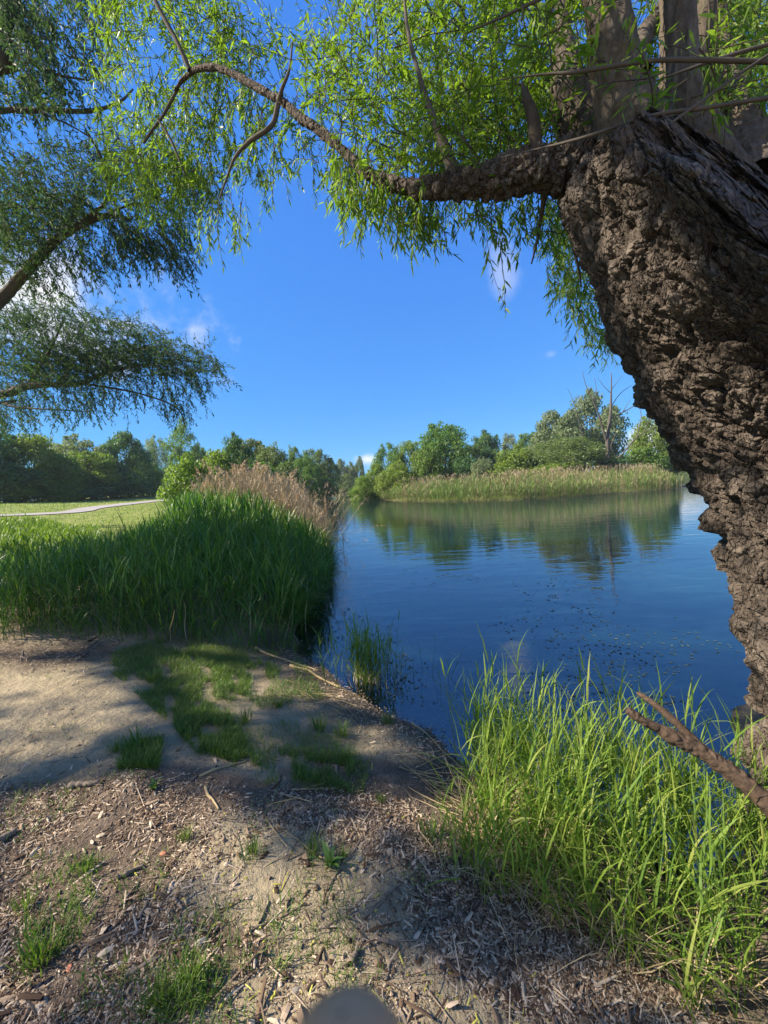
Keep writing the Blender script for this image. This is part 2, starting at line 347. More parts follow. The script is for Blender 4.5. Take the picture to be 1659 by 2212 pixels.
GREEN = [[(230, 1400), (330, 1365), (560, 1365), (600, 1400), (480, 1480), (560, 1600), (420, 1590), (330, 1500), (240, 1440)],
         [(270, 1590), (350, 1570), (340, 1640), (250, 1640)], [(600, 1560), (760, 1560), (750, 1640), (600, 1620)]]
N1 = 620; A = 1.6
u = np.linspace(-1, 1, N1); gx = A * np.sinh(u * math.asinh(410 / A))
v = np.linspace(-math.asinh(100 / A), math.asinh(410 / A), N1); gy = A * np.sinh(v) + 1.5
X, Y = np.meshgrid(gx, gy, indexing='ij'); Z, S1, S2 = terrain(X, Y, True)
V = np.stack([X, Y, Z], -1).reshape(-1, 3)
i, j = np.meshgrid(np.arange(N1 - 1), np.arange(N1 - 1), indexing='ij'); q = i * N1 + j
FQ = np.stack([q, q + N1, q + N1 + 1, q + 1], -1).reshape(-1, 4)
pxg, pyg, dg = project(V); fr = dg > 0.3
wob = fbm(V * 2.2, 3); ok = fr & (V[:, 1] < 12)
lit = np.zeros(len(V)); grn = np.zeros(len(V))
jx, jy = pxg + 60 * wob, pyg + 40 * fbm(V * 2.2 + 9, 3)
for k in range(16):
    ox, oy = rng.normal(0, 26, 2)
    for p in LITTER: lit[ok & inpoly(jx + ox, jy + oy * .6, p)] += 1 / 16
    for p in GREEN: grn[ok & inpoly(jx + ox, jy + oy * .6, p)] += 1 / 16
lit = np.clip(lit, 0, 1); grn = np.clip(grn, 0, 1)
S = np.maximum(S1, S2).ravel()
meadow = np.clip(sst(7.0, 10.0, V[:, 1] + 1.2 * wob - 0.45 * (V[:, 0] + 4)) + (S2.ravel() > 0) + sst(14, 25, np.abs(V[:, 0])), 0, 1)
meadow = np.maximum(meadow, 0.0)
wet = 1 - sst(0.0, 0.75, S + .25 * fbm(V * 2.7 + 3, 3))
mg = bpy.data.materials.new('bank ground'); nt = NT(mg)
tcn = nd(nt, 'ShaderNodeTexCoord')
def att(n): return nd(nt, 'ShaderNodeAttribute', attribute_name=n).outputs['Fac']
def noi(s, d=5.0, r=.6): n = nd(nt, 'ShaderNodeTexNoise', i_Scale=s, i_Detail=d, i_Roughness=r); ln(nt, tcn.outputs['Object'], n.inputs['Vector']); return n.outputs['Fac']
def mixc(f, a, b):
    n = nd(nt, 'ShaderNodeMixRGB')
    for s_, q_ in (('Fac', f), ('Color1', a), ('Color2', b)):
        if isinstance(q_, (float, int)): n.inputs[s_].default_value = q_
        elif isinstance(q_, tuple): n.inputs[s_].default_value = (*q_, 1)
        else: ln(nt, q_, n.inputs[s_])
    return n.outputs[0]
nfine, nmid, nbig = noi(90, 6, .7), noi(9, 6, .65), noi(1.3, 4)
sand = ramp(nt, mixc(0.5, nmid, nbig), [(.33, (.19, .148, .092)), (.5, (.31, .248, .158)), (.66, (.42, .34, .215))])
sand = mixc(0.25, sand, ramp(nt, nfine, [(.3, (.16, .12, .07)), (.7, (.46, .37, .235))]))
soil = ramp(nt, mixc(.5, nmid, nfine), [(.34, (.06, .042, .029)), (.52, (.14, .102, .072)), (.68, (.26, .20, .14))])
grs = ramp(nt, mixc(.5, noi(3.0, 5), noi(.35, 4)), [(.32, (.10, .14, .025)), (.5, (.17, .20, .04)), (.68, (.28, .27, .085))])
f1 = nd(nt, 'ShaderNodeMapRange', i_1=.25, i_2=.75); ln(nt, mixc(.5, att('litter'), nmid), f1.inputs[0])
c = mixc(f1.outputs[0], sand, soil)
gm = nd(nt, 'ShaderNodeMath', operation='MULTIPLY', i_1=.45); ln(nt, att('green'), gm.inputs[0])
c = mixc(gm.outputs[0], c, (.075, .085, .03)); c = mixc(att('meadow'), c, grs)
wd = nd(nt, 'ShaderNodeMath', operation='MULTIPLY', i_1=.85); ln(nt, att('wet'), wd.inputs[0])
c = mixc(wd.outputs[0], c, (.07, .055, .038))
p = nd(nt, 'ShaderNodeBsdfPrincipled', i_Roughness=.95, i_Specular_IOR_Level=.15); ln(nt, c, p.inputs['Base Color'])
b1 = nd(nt, 'ShaderNodeBump', i_Strength=.55, i_Distance=.012); ln(nt, nfine, b1.inputs['Height'])
b2 = nd(nt, 'ShaderNodeBump', i_Strength=.9, i_Distance=.05); ln(nt, nmid, b2.inputs['Height']); ln(nt, b1.outputs[0], b2.inputs['Normal'])
ln(nt, b2.outputs[0], p.inputs['Normal'])
o = nd(nt, 'ShaderNodeOutputMaterial'); ln(nt, p.outputs[0], o.inputs['Surface'])
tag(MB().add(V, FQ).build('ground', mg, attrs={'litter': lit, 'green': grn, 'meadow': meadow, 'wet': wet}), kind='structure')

# gravel path on the meadow, draped over the ground
def march(px, py):
    r = rays(px, py); t = np.concatenate([np.linspace(1, 40, 800), np.linspace(40, 200, 800)]) / r[1]; Q = CAM + r * t[:, None]
    h = Q[:, 2] - terrain(Q[:, 0], Q[:, 1]); k = np.argmax(h < 0) if (h < 0).any() else len(h) - 1
    return Q[k]
pc = np.array([(-40.0, 15.0), (-31, 20.5)] + [tuple(march(*q)[:2]) for q in ((110, 1110), (200, 1098), (275, 1089), (335, 1083))])
pc = np.concatenate([pc, [pc[-1] + (pc[-1] - pc[-2]) * 1.2, pc[-1] + (pc[-1] - pc[-2]) * 3]]); pc = spline(pc, 120)
tg = np.gradient(pc, axis=0); tg /= np.linalg.norm(tg, axis=1, keepdims=True); sd2 = np.stack([-tg[:, 1], tg[:, 0]], -1)
w = np.linspace(-.85, .85, 9); PP = pc[:, None] + sd2[:, None] * w[None, :, None] * (1 + .08 * fbm(np.stack([np.arange(120) * .4, 0 * pc[:, 0], 0 * pc[:, 0]], -1), 2))[:, None, None]
pz = terrain(PP[..., 0], PP[..., 1]) + 0.05
i, j = np.meshgrid(np.arange(119), np.arange(8), indexing='ij'); q = i * 9 + j
M_path = rough_mat('gravel path', [(.24, .21, .19), (.32, .285, .26), (.40, .36, .33)], scale=12, bump=.3, dist=.01)
tag(MB().add(np.concatenate([PP, pz[..., None]], -1), np.stack([q, q + 9, q + 10, q + 1], -1).reshape(-1, 4)).build('path', M_path), kind='structure')

# water
wx = A * np.sinh(np.linspace(-1, 1, 300) * math.asinh(408 / A)); wy = A * np.sinh(np.linspace(-math.asinh(60 / A), math.asinh(160 / A), 300)) + 3
WX, WY = np.meshgrid(wx, wy, indexing='ij'); depth = np.maximum(0, -terrain(WX, WY))
i, j = np.meshgrid(np.arange(299), np.arange(299), indexing='ij'); q = i * 300 + j
mw = bpy.data.materials.new('lake water'); nt = NT(mw)
tcn = nd(nt, 'ShaderNodeTexCoord')
mp = nd(nt, 'ShaderNodeMapping', i_Scale=(.55, 1.5, 1)); mp.inputs['Rotation'].default_value = (0, 0, R(-12)); ln(nt, tcn.outputs['Object'], mp.inputs['Vector'])
n1 = nd(nt, 'ShaderNodeTexNoise', i_Scale=1.7, i_Detail=3.0, i_Roughness=.45, i_Distortion=.4); ln(nt, mp.outputs[0], n1.inputs['Vector'])
n2 = nd(nt, 'ShaderNodeTexNoise', i_Scale=9.0, i_Detail=2.0); ln(nt, mp.outputs[0], n2.inputs['Vector'])
b1 = nd(nt, 'ShaderNodeBump', i_Strength=1.0, i_Distance=.010); ln(nt, n1.outputs['Fac'], b1.inputs['Height'])
b2 = nd(nt, 'ShaderNodeBump', i_Strength=1.0, i_Distance=.0012); ln(nt, n2.outputs['Fac'], b2.inputs['Height']); ln(nt, b1.outputs[0], b2.inputs['Normal'])
ad = nd(nt, 'ShaderNodeAttribute', attribute_name='depth')
ex = nd(nt, 'ShaderNodeMath', operation='MULTIPLY', i_1=-7.0); ln(nt, ad.outputs['Fac'], ex.inputs[0])
ee = nd(nt, 'ShaderNodeMath', operation='EXPONENT'); ln(nt, ex.outputs[0], ee.inputs[0])
body = nd(nt, 'ShaderNodeBsdfDiffuse', i_Color=(.006, .022, .024, 1))
tr = nd(nt, 'ShaderNodeBsdfTransparent', i_Color=(.80, .88, .80, 1))
under = nd(nt, 'ShaderNodeMixShader'); ln(nt, ee.outputs[0], under.inputs[0]); ln(nt, body.outputs[0], under.inputs[1]); ln(nt, tr.outputs[0], under.inputs[2])
gl = nd(nt, 'ShaderNodeBsdfGlossy', i_Color=(1, 1, 1, 1), i_Roughness=.02); ln(nt, b2.outputs[0], gl.inputs['Normal'])
fz = nd(nt, 'ShaderNodeFresnel', i_IOR=2.1); ln(nt, b2.outputs[0], fz.inputs['Normal'])
mx = nd(nt, 'ShaderNodeMixShader'); ln(nt, fz.outputs[0], mx.inputs[0]); ln(nt, under.outputs[0], mx.inputs[1]); ln(nt, gl.outputs[0], mx.inputs[2])
o = nd(nt, 'ShaderNodeOutputMaterial'); ln(nt, mx.outputs[0], o.inputs['Surface'])
tag(MB().add(np.stack([WX, WY, 0 * WX], -1), np.stack([q, q + 300, q + 301, q + 1], -1).reshape(-1, 4)).build('water', mw, attrs={'depth': depth.ravel()}), kind='structure')

# ------------------------------------------------------------------ big old willow on the right
def sil(px, py, D, r):               # centre of a round section whose left edge is seen at this spot
    q = rays(px, py); a = math.atan2(q[0], q[1]) + math.asin(r / D); t = math.sqrt(D * D - r * r)
    return (D * math.sin(a), D * math.cos(a), CAM[2] + q[2] / math.hypot(q[0], q[1]) * t, r)
lev = [sil(1672, 1640, 3.05, .74), sil(1640, 1500, 3.02, .66), sil(1612, 1380, 3.0, .62), sil(1594, 1240, 3.0, .62), sil(1578, 1130, 3.0, .64), sil(1530, 1035, 2.96, .68),
       sil(1482, 965, 2.92, .72), sil(1400, 845, 2.86, .80), sil(1318, 715, 2.78, .86), sil(1272, 570, 2.68, .88), sil(1236, 450, 2.62, .84), sil(1222, 385, 2.6, .77)]
lev.sort(key=lambda a: a[2])
b0 = lev[0]; lev = [(b0[0] + .05, b0[1], -.35, .95), (b0[0] + .03, b0[1], .15, .82)] + [l for l in lev if l[2] > .3]
lev = lev[:-1]
tp = lev[-1]; lev += [(tp[0] + .04, tp[1], tp[2] + .10, .76), (tp[0] + .07, tp[1] + .02, tp[2] + .20, .60), (tp[0] + .07, tp[1] + .02, tp[2] + .28, .36), (tp[0] + .07, tp[1] + .02, tp[2] + .30, .04)]
NR, NS = 860, 1060
sp = spline(lev, NR)
th0 = math.atan2(-2.1, -2.0)         # sections are sampled more densely on the side that faces the bank
tt = np.linspace(-1, 1, NS, endpoint=False); th = th0 + np.pi * (0.62 * tt + 0.38 * tt ** 3)
dirs = np.stack([np.cos(th), np.sin(th), 0 * th], -1)
P = sp[:, None, :3] + dirs[None] * sp[:, None, 3:4]
Q = P * np.array([1, 1, .8])
lump = .075 * fbm(Q * 1.7 + 3, 3) + .035 * fbm(Q * 4.5 + 11, 3)
wq = P + .05 * np.stack([fbm(P * 6 + k * 9.1, 2) for k in range(3)], -1)
e1_, c1_, t1_ = flakes(wq * np.array([17, 17, 8.0])); e2_, c2_, t2_ = flakes(wq * np.array([36, 36, 19.0]), 40.0); e3_, c3_, t3_ = flakes(wq * np.array([8, 8, 3.2]), 7.0)
ridg = 1 - np.abs(fbm(wq * np.array([10, 10, 1.7]) + 3, 4)) * 2; hard = lambda e: np.clip(e * 1.6, 0, 1) ** .4
bark = .022 * hard(e1_) * (.2 + c1_) + .020 * t1_ + .009 * hard(e2_) * (.2 + c2_) + .012 * t2_ + .020 * hard(e3_) * (.3 + .7 * c3_) + .012 * t3_ + .048 * ridg + .006 * fbm(P * 60, 3)
pits = -.06 * sst(.25, .6, fbm(P * 5.2 + 77, 3))
fadeb = np.clip(sp[:, None, 3:4] / .5, .15, 1)[..., 0]
DISP = (lump + bark + pits - .045) * fadeb
dirs3 = np.broadcast_to(dirs[None], P.shape).copy(); dirs3[..., 2] += .25 * fbm(P * 9 + 5, 2)
P = P + dirs3 * DISP[..., None]
for fx, fy, am, fs in ((1482, 985, .09, .07), (1470, 940, .06, .06), (1528, 1045, .10, .07), (1562, 1125, .13, .06), (1575, 1205, .08, .06), (1398, 848, .05, .06), (1605, 1345, .06, .07), (1640, 1500, .07, .08), (1655, 1620, .14, .09)):
    a_, b_, dd_ = project(P); k_ = np.argmin(np.where(dd_ > 1, np.hypot(a_ - fx, b_ - fy), 1e9)); c_ = P.reshape(-1, 3)[k_]; dd2 = np.linalg.norm((P - c_) * [1, 1, .7] + .03 * np.stack([fbm(P * 14 + q_, 2) for q_ in (0, 5, 9)], -1), axis=-1)
    P = P + dirs3 * (.7 * am * sst(1.15, .75, dd2 / fs) * (.7 + .5 * sst(c_[2] + fs, c_[2] - fs, P[..., 2])))[..., None]       # loose flaps of bark
rel = ((P - sp[:, None, :3]) @ np.array([.73, -.68, 0])) / .8; rel2 = ((P - sp[:, None, :3]) @ np.array([-.07, -1.0, 0])) / .8
P[..., 2] -= sst(2.0, 3.5, P[..., 2]) * (1.05 * np.clip(rel + .55, 0, 1.4) + .30 * np.clip(rel2 + .1, 0, 1.2))
i, j = np.meshgrid(np.arange(NR - 1), np.arange(NS), indexing='ij')
FQ = np.stack([i * NS + j, i * NS + (j + 1) % NS, (i + 1) * NS + (j + 1) % NS, (i + 1) * NS + j], -1).reshape(-1, 4)
wbase = np.array([b0[0], b0[1], tz(b0[0], b0[1])])
willow = empty('willow_tree', wbase, 'massive leaning old willow with deeply cracked bark and a limb arching over the water', 'tree')
def wbuild(mb, name, mat, smooth=True): return mb.build(name, mat, willow, smooth, loc=wbase)
MB().add(P, FQ).build('trunk', M_bark, willow, False, {'plate': (.55 * c1_ + .45 * c2_).ravel()}, loc=wbase)

def limb_path(pix, n=40):            # rows: px, py, depth, width in px  ->  x, y, z, radius
    a = np.array(pix, float); W = at_depth(a[:, 0], a[:, 1], a[:, 2]); r = a[:, 3] / 2 / K / F * a[:, 2]   # half width
    return spline(np.concatenate([W, r[:, None]], -1), n)
def furrow_tube(path, sides=72):
    V, Fq, cap = tubes(path[None, :, :3], path[None, :, 3], sides); V = V.reshape(len(path), sides, 3); c = path[:, None, :3]; d = nrm(V - c)
    W = V + .03 * fbm(V * 7, 2)[..., None]; r1 = 1 - 2 * np.abs(fbm(W * np.array([20, 20, 3.4]), 3)); r2 = 1 - 2 * np.abs(fbm(W * np.array([44, 44, 9.0]) + 8, 3)); r = np.minimum(path[:, None, 3], .12) / .12
    V = V + d * (r * (.016 * r1 + .008 * r2 + .022 * fbm(V * 4, 3) + .004 * fbm(V * 60, 2)))[..., None]
    return V.reshape(-1, 3), Fq, cap, (.5 + .3 * r1).ravel()
def bark_tube(path, sides=64, fine=16, amp=1.0):
    V, Fq, cap = tubes(path[None, :, :3], path[None, :, 3], sides); V = V.reshape(len(path), sides, 3); c = path[:, None, :3]; d = nrm(V - c)
    e, c_, t = flakes(V * fine); e2, c2, t2 = flakes(V * fine * 2.2, 9.0); r = np.minimum(path[:, None, 3], .12) / .12
    V = V + d * (amp * r * (.030 * e ** .6 * (.3 + c_) + .024 * t + .012 * e2 * c2 + .012 * t2 + .02 * fbm(V * 6, 3) - .02))[..., None]
    return V.reshape(-1, 3), Fq, cap, (.55 * c_ + .45 * c2).ravel()
def rough_tube(path, sides=28, amp=.12, fine=14):
    V, Fq, cap = tubes(path[None, :, :3], path[None, :, 3], sides)
    V = V.reshape(len(path), sides, 3); c = path[:, None, :3]; d = nrm(V - c)
    f1, f2, ce = worley(V * fine); e = np.clip((f2 - f1) * 2, 0, 1) * (.4 + .8 * ce)
    V = V + d * (path[:, None, 3] * (amp * (e - .5) + amp * 1.2 * fbm(V * 5, 3)))[..., None]
    return V.reshape(-1, 3), Fq, cap
LIMB = limb_path([(1330, 400, 2.45, 150), (1262, 372, 2.3, 110), (1210, 362, 2.28, 88), (1150, 368, 2.3, 74), (1080, 384, 2.38, 66), (1000, 396, 2.48, 50), (935, 408, 2.6, 38), (880, 404, 2.72, 30), (830, 392, 2.82, 24),
                  (780, 362, 2.9, 20), (740, 325, 2.98, 18), (690, 282, 3.05, 17), (650, 255, 3.12, 16), (618, 225, 3.2, 15), (560, 192, 3.3, 14), (500, 158, 3.42, 12), (465, 146, 3.5, 11), (425, 150, 3.6, 10), (395, 172, 3.7, 7), (378, 196, 3.75, 6)], 420)
V_, F_, c_, pl_ = bark_tube(LIMB, 64, 17); MB().add(V_, F_, c_).build('limb', M_bark, willow, False, {'plate': pl_}, loc=wbase)
for pix in ([(1430, 480, 2.3, 200), (1392, 370, 2.16, 150), (1358, 280, 2.10, 104), (1340, 200, 2.08, 84), (1322, 100, 2.06, 74), (1308, 0, 2.05, 66), (1296, -150, 2.05, 64), (1280, -420, 2.1, 50), (1290, -800, 2.2, 30)],
            [(1520, 460, 2.3, 180), (1500, 350, 2.24, 112), (1480, 240, 2.2, 72), (1468, 120, 2.2, 58), (1462, 0, 2.2, 52), (1470, -180, 2.2, 52), (1500, -500, 2.3, 40), (1530, -800, 2.4, 20)],
            [(1505, 330, 2.4, 80), (1490, 200, 2.45, 40), (1512, 90, 2.5, 32), (1530, 0, 2.5, 30), (1560, -150, 2.55, 24), (1600, -420, 2.6, 14)],
            [(1285, 400, 2.55, 130), (1255, 300, 2.5, 84), (1235, 220, 2.5, 66), (1222, 150, 2.55, 46), (1215, 60, 2.6, 26), (1212, -100, 2.7, 14)],
            [(1350, 190, 2.3, 34), (1385, 90, 2.6, 30), (1430, 20, 2.9, 26), (1470, -60, 3.2, 20)],
            [(1610, 430, 2.6, 150), (1580, 300, 2.75, 90), (1560, 180, 2.9, 50), (1548, 60, 3.0, 34), (1530, -100, 3.1, 30)]):
    V_, F_, c_, pl_ = furrow_tube(limb_path(pix, 300)); MB().add(V_, F_, c_).build('limb', M_limb, willow, False, {'plate': pl_}, loc=wbase)
for pix in ([(1170, 372, 2.28, 40), (1157, 310, 2.24, 27), (1152, 260, 2.22, 24), (1138, 215, 2.22, 18), (1128, 180, 2.24, 6)],
            [(1396, 150, 1.95, 20), (1380, 110, 1.98, 15), (1362, 70, 2.0, 14), (1348, 25, 2.02, 12), (1340, -20, 2.04, 9)],
            [(985, 392, 2.5, 34), (965, 330, 2.5, 22), (930, 240, 2.5, 14), (905, 160, 2.5, 10), (880, 60, 2.55, 7), (870, -60, 2.6, 4)],
            [(600, 226, 3.2, 11), (592, 262, 3.2, 9), (575, 282, 3.2, 9), (540, 305, 3.25, 8), (508, 340, 3.3, 6), (488, 390, 3.35, 4), (474, 430, 3.4, 3)],
            [(602, 218, 3.2, 9), (610, 190, 3.15, 7), (625, 150, 3.1, 5), (632, 90, 3.1, 3)],
            [(410, 152, 3.62, 10), (385, 95, 3.6, 9), (358, 45, 3.6, 8), (330, -10, 3.6, 8), (300, -90, 3.7, 6)],
            [(385, 190, 3.75, 6), (352, 250, 3.8, 6), (330, 280, 3.85, 5), (310, 310, 3.9, 4)],
            [(342, 258, 3.8, 5), (368, 300, 3.8, 5), (385, 340, 3.8, 4), (400, 380, 3.8, 3)],
            [(1180, 395, 2.35, 20), (1172, 450, 2.5, 9), (1160, 520, 2.6, 6), (1148, 570, 2.7, 3)],
            [(1235, 470, 2.75, 12), (1238, 530, 2.8, 7), (1250, 580, 2.85, 5), (1256, 620, 2.9, 3)],
            [(1080, 172, 1.8, 1.5), (1180, 160, 1.75, 4), (1250, 155, 1.7, 7), (1400, 132, 1.65, 8), (1530, 130, 1.62, 9), (1700, 135, 1.6, 10)],
            [(1080, 340, 2.0, 1), (1250, 300, 1.75, 6), (1400, 252, 1.65, 7), (1530, 232, 1.6, 8), (1700, 205, 1.6, 9)],
            [(1395, 300, 1.65, 3), (1450, 265, 1.6, 5), (1520, 215, 1.6, 6), (1600, 158, 1.6, 6), (1720, 80, 1.6, 7)],
            [(1400, 180, 1.75, 1.5), (1560, 125, 1.7, 7), (1700, 85, 1.7, 8)],
            [(1000, 75, 2.0, 1), (1100, 30, 1.95, 5), (1200, -20, 1.9, 7), (1300, -80, 2.0, 10)]):
    wbuild(MB().add(*rough_tube(limb_path(pix, 36), 10, .12, 30)), 'branch', M_limb if pix[0][0] in (1170, 1396) else M_treebark)

def foliage(regions, mat, name, parent, base, leafL=.066, leafW=.0125, g=rng, twig_mat=M_twig, long=True):
    """Twigs with leaves filling regions of the crown; rows: polygon, depth range, twigs, growth (x,y,z), spread, length, leaves per twig, droop."""
    tw, P_, D_ = MB(), [], []
    for poly, (d0, d1), n, gro, spread, L, m, droop in regions:
        pq = sample_poly(poly, n, g); P0 = at_depth(pq[:, 0], pq[:, 1], d0 + (d1 - d0) * g.random(n))
        D0 = nrm(np.array(gro, float) + g.normal(size=(n, 3)) * spread); LL = L * (.4 + .9 * g.random(n))
        P0 = P0 - D0 * LL[:, None] * .45
        pts = strands(P0, D0, LL, 7, droop * (.5 + g.random(n)), .13, g)
        tw.add(*tubes(pts, np.linspace(.0035, .0012, 8)[None] * (.7 + .8 * g.random((n, 1))) * (leafL / .075), 3))
        p, t = along(pts, m, g); a = nrm(np.cross(t, g.normal(size=t.shape)))
        P_.append(p); D_.append(nrm(t * .75 + a * .8 + np.array([0, 0, -.25])))
    P_ = np.concatenate(P_); D_ = np.concatenate(D_); n = len(P_)
    s = .55 + .75 * g.random(n); N_ = nrm(g.normal(size=(n, 3)) * .7 + [0, 0, 1])
    lf = leaf_long(P_, D_, N_, leafL * s, leafW * s * (.8 + .4 * g.random(n))) if long else leaf_quads(P_, D_, N_, leafL * s, leafW * s)
    a = tw.build('twigs', twig_mat, parent, loc=base); b = MB().add(*lf).build(name, mat, parent, smooth=False, loc=base)
    return a, b
UP, DN, OUT = (-.15, .1, 1.0), (-.1, .05, -.8), (-.8, .2, .1)
foliage([
    ([(760, 380), (900, 370), (1240, 330), (1270, 0), (1260, -200), (820, -200), (790, 20), (700, 60), (610, 70), (640, 190), (740, 270)], (2.6, 3.8), 540, UP, .42, .62, 24, .5),
    ([(900, 370), (1240, 330), (1260, 150), (1000, 120), (860, 300)], (2.3, 3.2), 190, UP, .4, .6, 26, .6),
    ([(620, 200), (780, 340), (1240, 320), (1300, -100), (720, -100), (690, 70)], (3.6, 5.0), 260, UP, .4, .9, 30, .6),
    ([(420, 0), (560, 20), (620, 90), (600, 200), (480, 160), (400, 150), (300, -50)], (3.8, 4.8), 95, UP, .5, .7, 24, .8),
    ([(190, -150), (420, -150), (520, 60), (480, 160), (440, 480), (330, 470), (220, 400), (210, 200)], (3.85, 5.0), 320, (-.5, .1, -.1), .7, .58, 26, 1.0),
    ([(300, 180), (480, 160), (600, 230), (500, 340), (470, 480), (380, 470), (280, 380)], (3.85, 4.6), 130, DN, .6, .6, 24, 1.2),
    ([(500, 160), (620, 230), (780, 370), (760, 420), (640, 330), (560, 400), (500, 360)], (3.4, 4.2), 75, (-.3, 0, -.4), .6, .5, 22, 1.0),
    ([(700, 340), (920, 400), (960, 440), (930, 500), (830, 470), (740, 440)], (2.6, 3.5), 125, DN, .5, .45, 22, 1.3),
    ([(960, 420), (1200, 410), (1225, 500), (1190, 540), (1120, 500), (1040, 490), (960, 460)], (2.5, 3.4), 62, DN, .6, .38, 18, 1.1),
    ([(1040, 500), (1100, 520), (1090, 600), (1060, 620)], (2.7, 3.0), 4, (0, 0, -1), .15, .4, 14, 1.5),
    ([(505, 440), (550, 480), (540, 500), (430, 520), (430, 450)], (3.4, 3.8), 16, (-.1, 0, -1), .25, .4, 16, 1.5),
    ([(1180, 420), (1250, 520), (1310, 700), (1340, 760), (1270, 720), (1190, 600)], (3.4, 5.0), 150, (-.2, 0, -.8), .6, .42, 20, 1.0),
    ([(1400, 250), (1440, 260), (1660, 330), (1700, -100), (1540, -100), (1520, 200)], (3.3, 5.5), 330, (.2, .2, -.3), .7, .8, 26, .8),
    ([(1200, 170), (1300, 100), (1300, -100), (1100, -100), (1100, 100)], (1.75, 2.2), 34, UP, .5, .5, 18, .7),
    ([(1340, 330), (1440, 260), (1420, 60), (1330, 80), (1300, 250)], (1.65, 1.95), 12, (.1, 0, .5), .7, .4, 12, .6),
    ([(1380, 180), (1440, 230), (1660, 330), (1700, -60), (1380, -60)], (2.5, 3.3), 150, (.1, .2, -.2), .7, .6, 24, .8),
    ([(1540, 230), (1640, 150), (1640, 60), (1500, 60)], (1.7, 2.2), 12, (.4, 0, .2), .6, .5, 12, .8),
    ([(700, 60), (1659, 60), (1900, -900), (600, -900)], (2.6, 6.0), 420, UP, .6, 1.0, 26, .8),
], M_wleaf, 'crown', willow, wbase)

# ------------------------------------------------------------------ feathery willows reaching in from the left
def side_tree(base, r, h, label, limbs, regions, mat, leafL, leafW, extra=None):
    base = np.array([base[0], base[1], tz(*base)])
    t = empty('willow_tree', base, label, 'tree', 'willows leaning over the bank')
    tr = spline([(*(base - [0, 0, .4]), r * 1.5), (*(base + [0, 0, .5]), r * 1.1), (*(base + [.25, .1, h * .4]), r), (*(base + [.1, .3, h * .7]), r * .75), (*(base + [-.2, .2, h]), r * .3)], 60)
    MB().add(*rough_tube(tr, 24, .12, 7)).build('trunk', M_treebark, t, loc=base)
    for pix in limbs:
        L_ = limb_path(pix, 50) * [1, 1, 1, .62]; k = np.argmin(np.abs(tr[:, 2] - (L_[0, 2] - .9))) if pix[0][0] < 25 else None
        if k is not None: L_ = spline(np.concatenate([[tr[k] * [1, 1, 1, 0] + [0, 0, 0, L_[0, 3] * 1.05]], L_[::4]]), 70)
        MB().add(*rough_tube(L_, 14, .12, 9)).build('limb' if k is not None else 'branch', M_treebark, t, loc=base)
    a, b = foliage(regions, mat, 'crown', t, base, leafL, leafW, long=False)
    if extra is not None:
        for n_, mb, mt in extra(): mb.build(n_, mt, t, smooth=False, loc=base)
    return t
# the part of this crown above and to the left of the camera, with the gaps that let sun patches fall on the bank
LITPATCH = [[(-60, 1415), (150, 1420), (225, 1490), (330, 1505), (230, 1585), (-60, 1650)], [(-60, 1700), (300, 1655), (470, 1690), (560, 1760), (500, 1850), (330, 1900), (180, 1960), (-60, 1990)],
            [(420, 1880), (700, 1790), (640, 1880), (700, 1960), (880, 2060), (1000, 2150), (1100, 2240), (350, 2240), (320, 2080)], [(730, 1630), (960, 1640), (985, 1740), (760, 1735)],
            [(980, 1600), (1300, 1500), (2600, 1500), (2600, 2080), (1560, 2100), (1400, 1960), (1200, 1830), (1000, 1830)], [(520, 1375), (720, 1390), (760, 1470), (600, 1450)],
            [(620, 1500), (760, 1520), (800, 1580), (680, 1560)], [(330, 1400), (440, 1400), (520, 1470), (430, 1530), (370, 1480)], [(440, 1560), (520, 1590), (480, 1650), (420, 1620)], [(-20, 2050), (120, 1990), (180, 2060), (40, 2130)], [(-80, 1290), (110, 1290), (190, 1390), (-80, 1412)]]
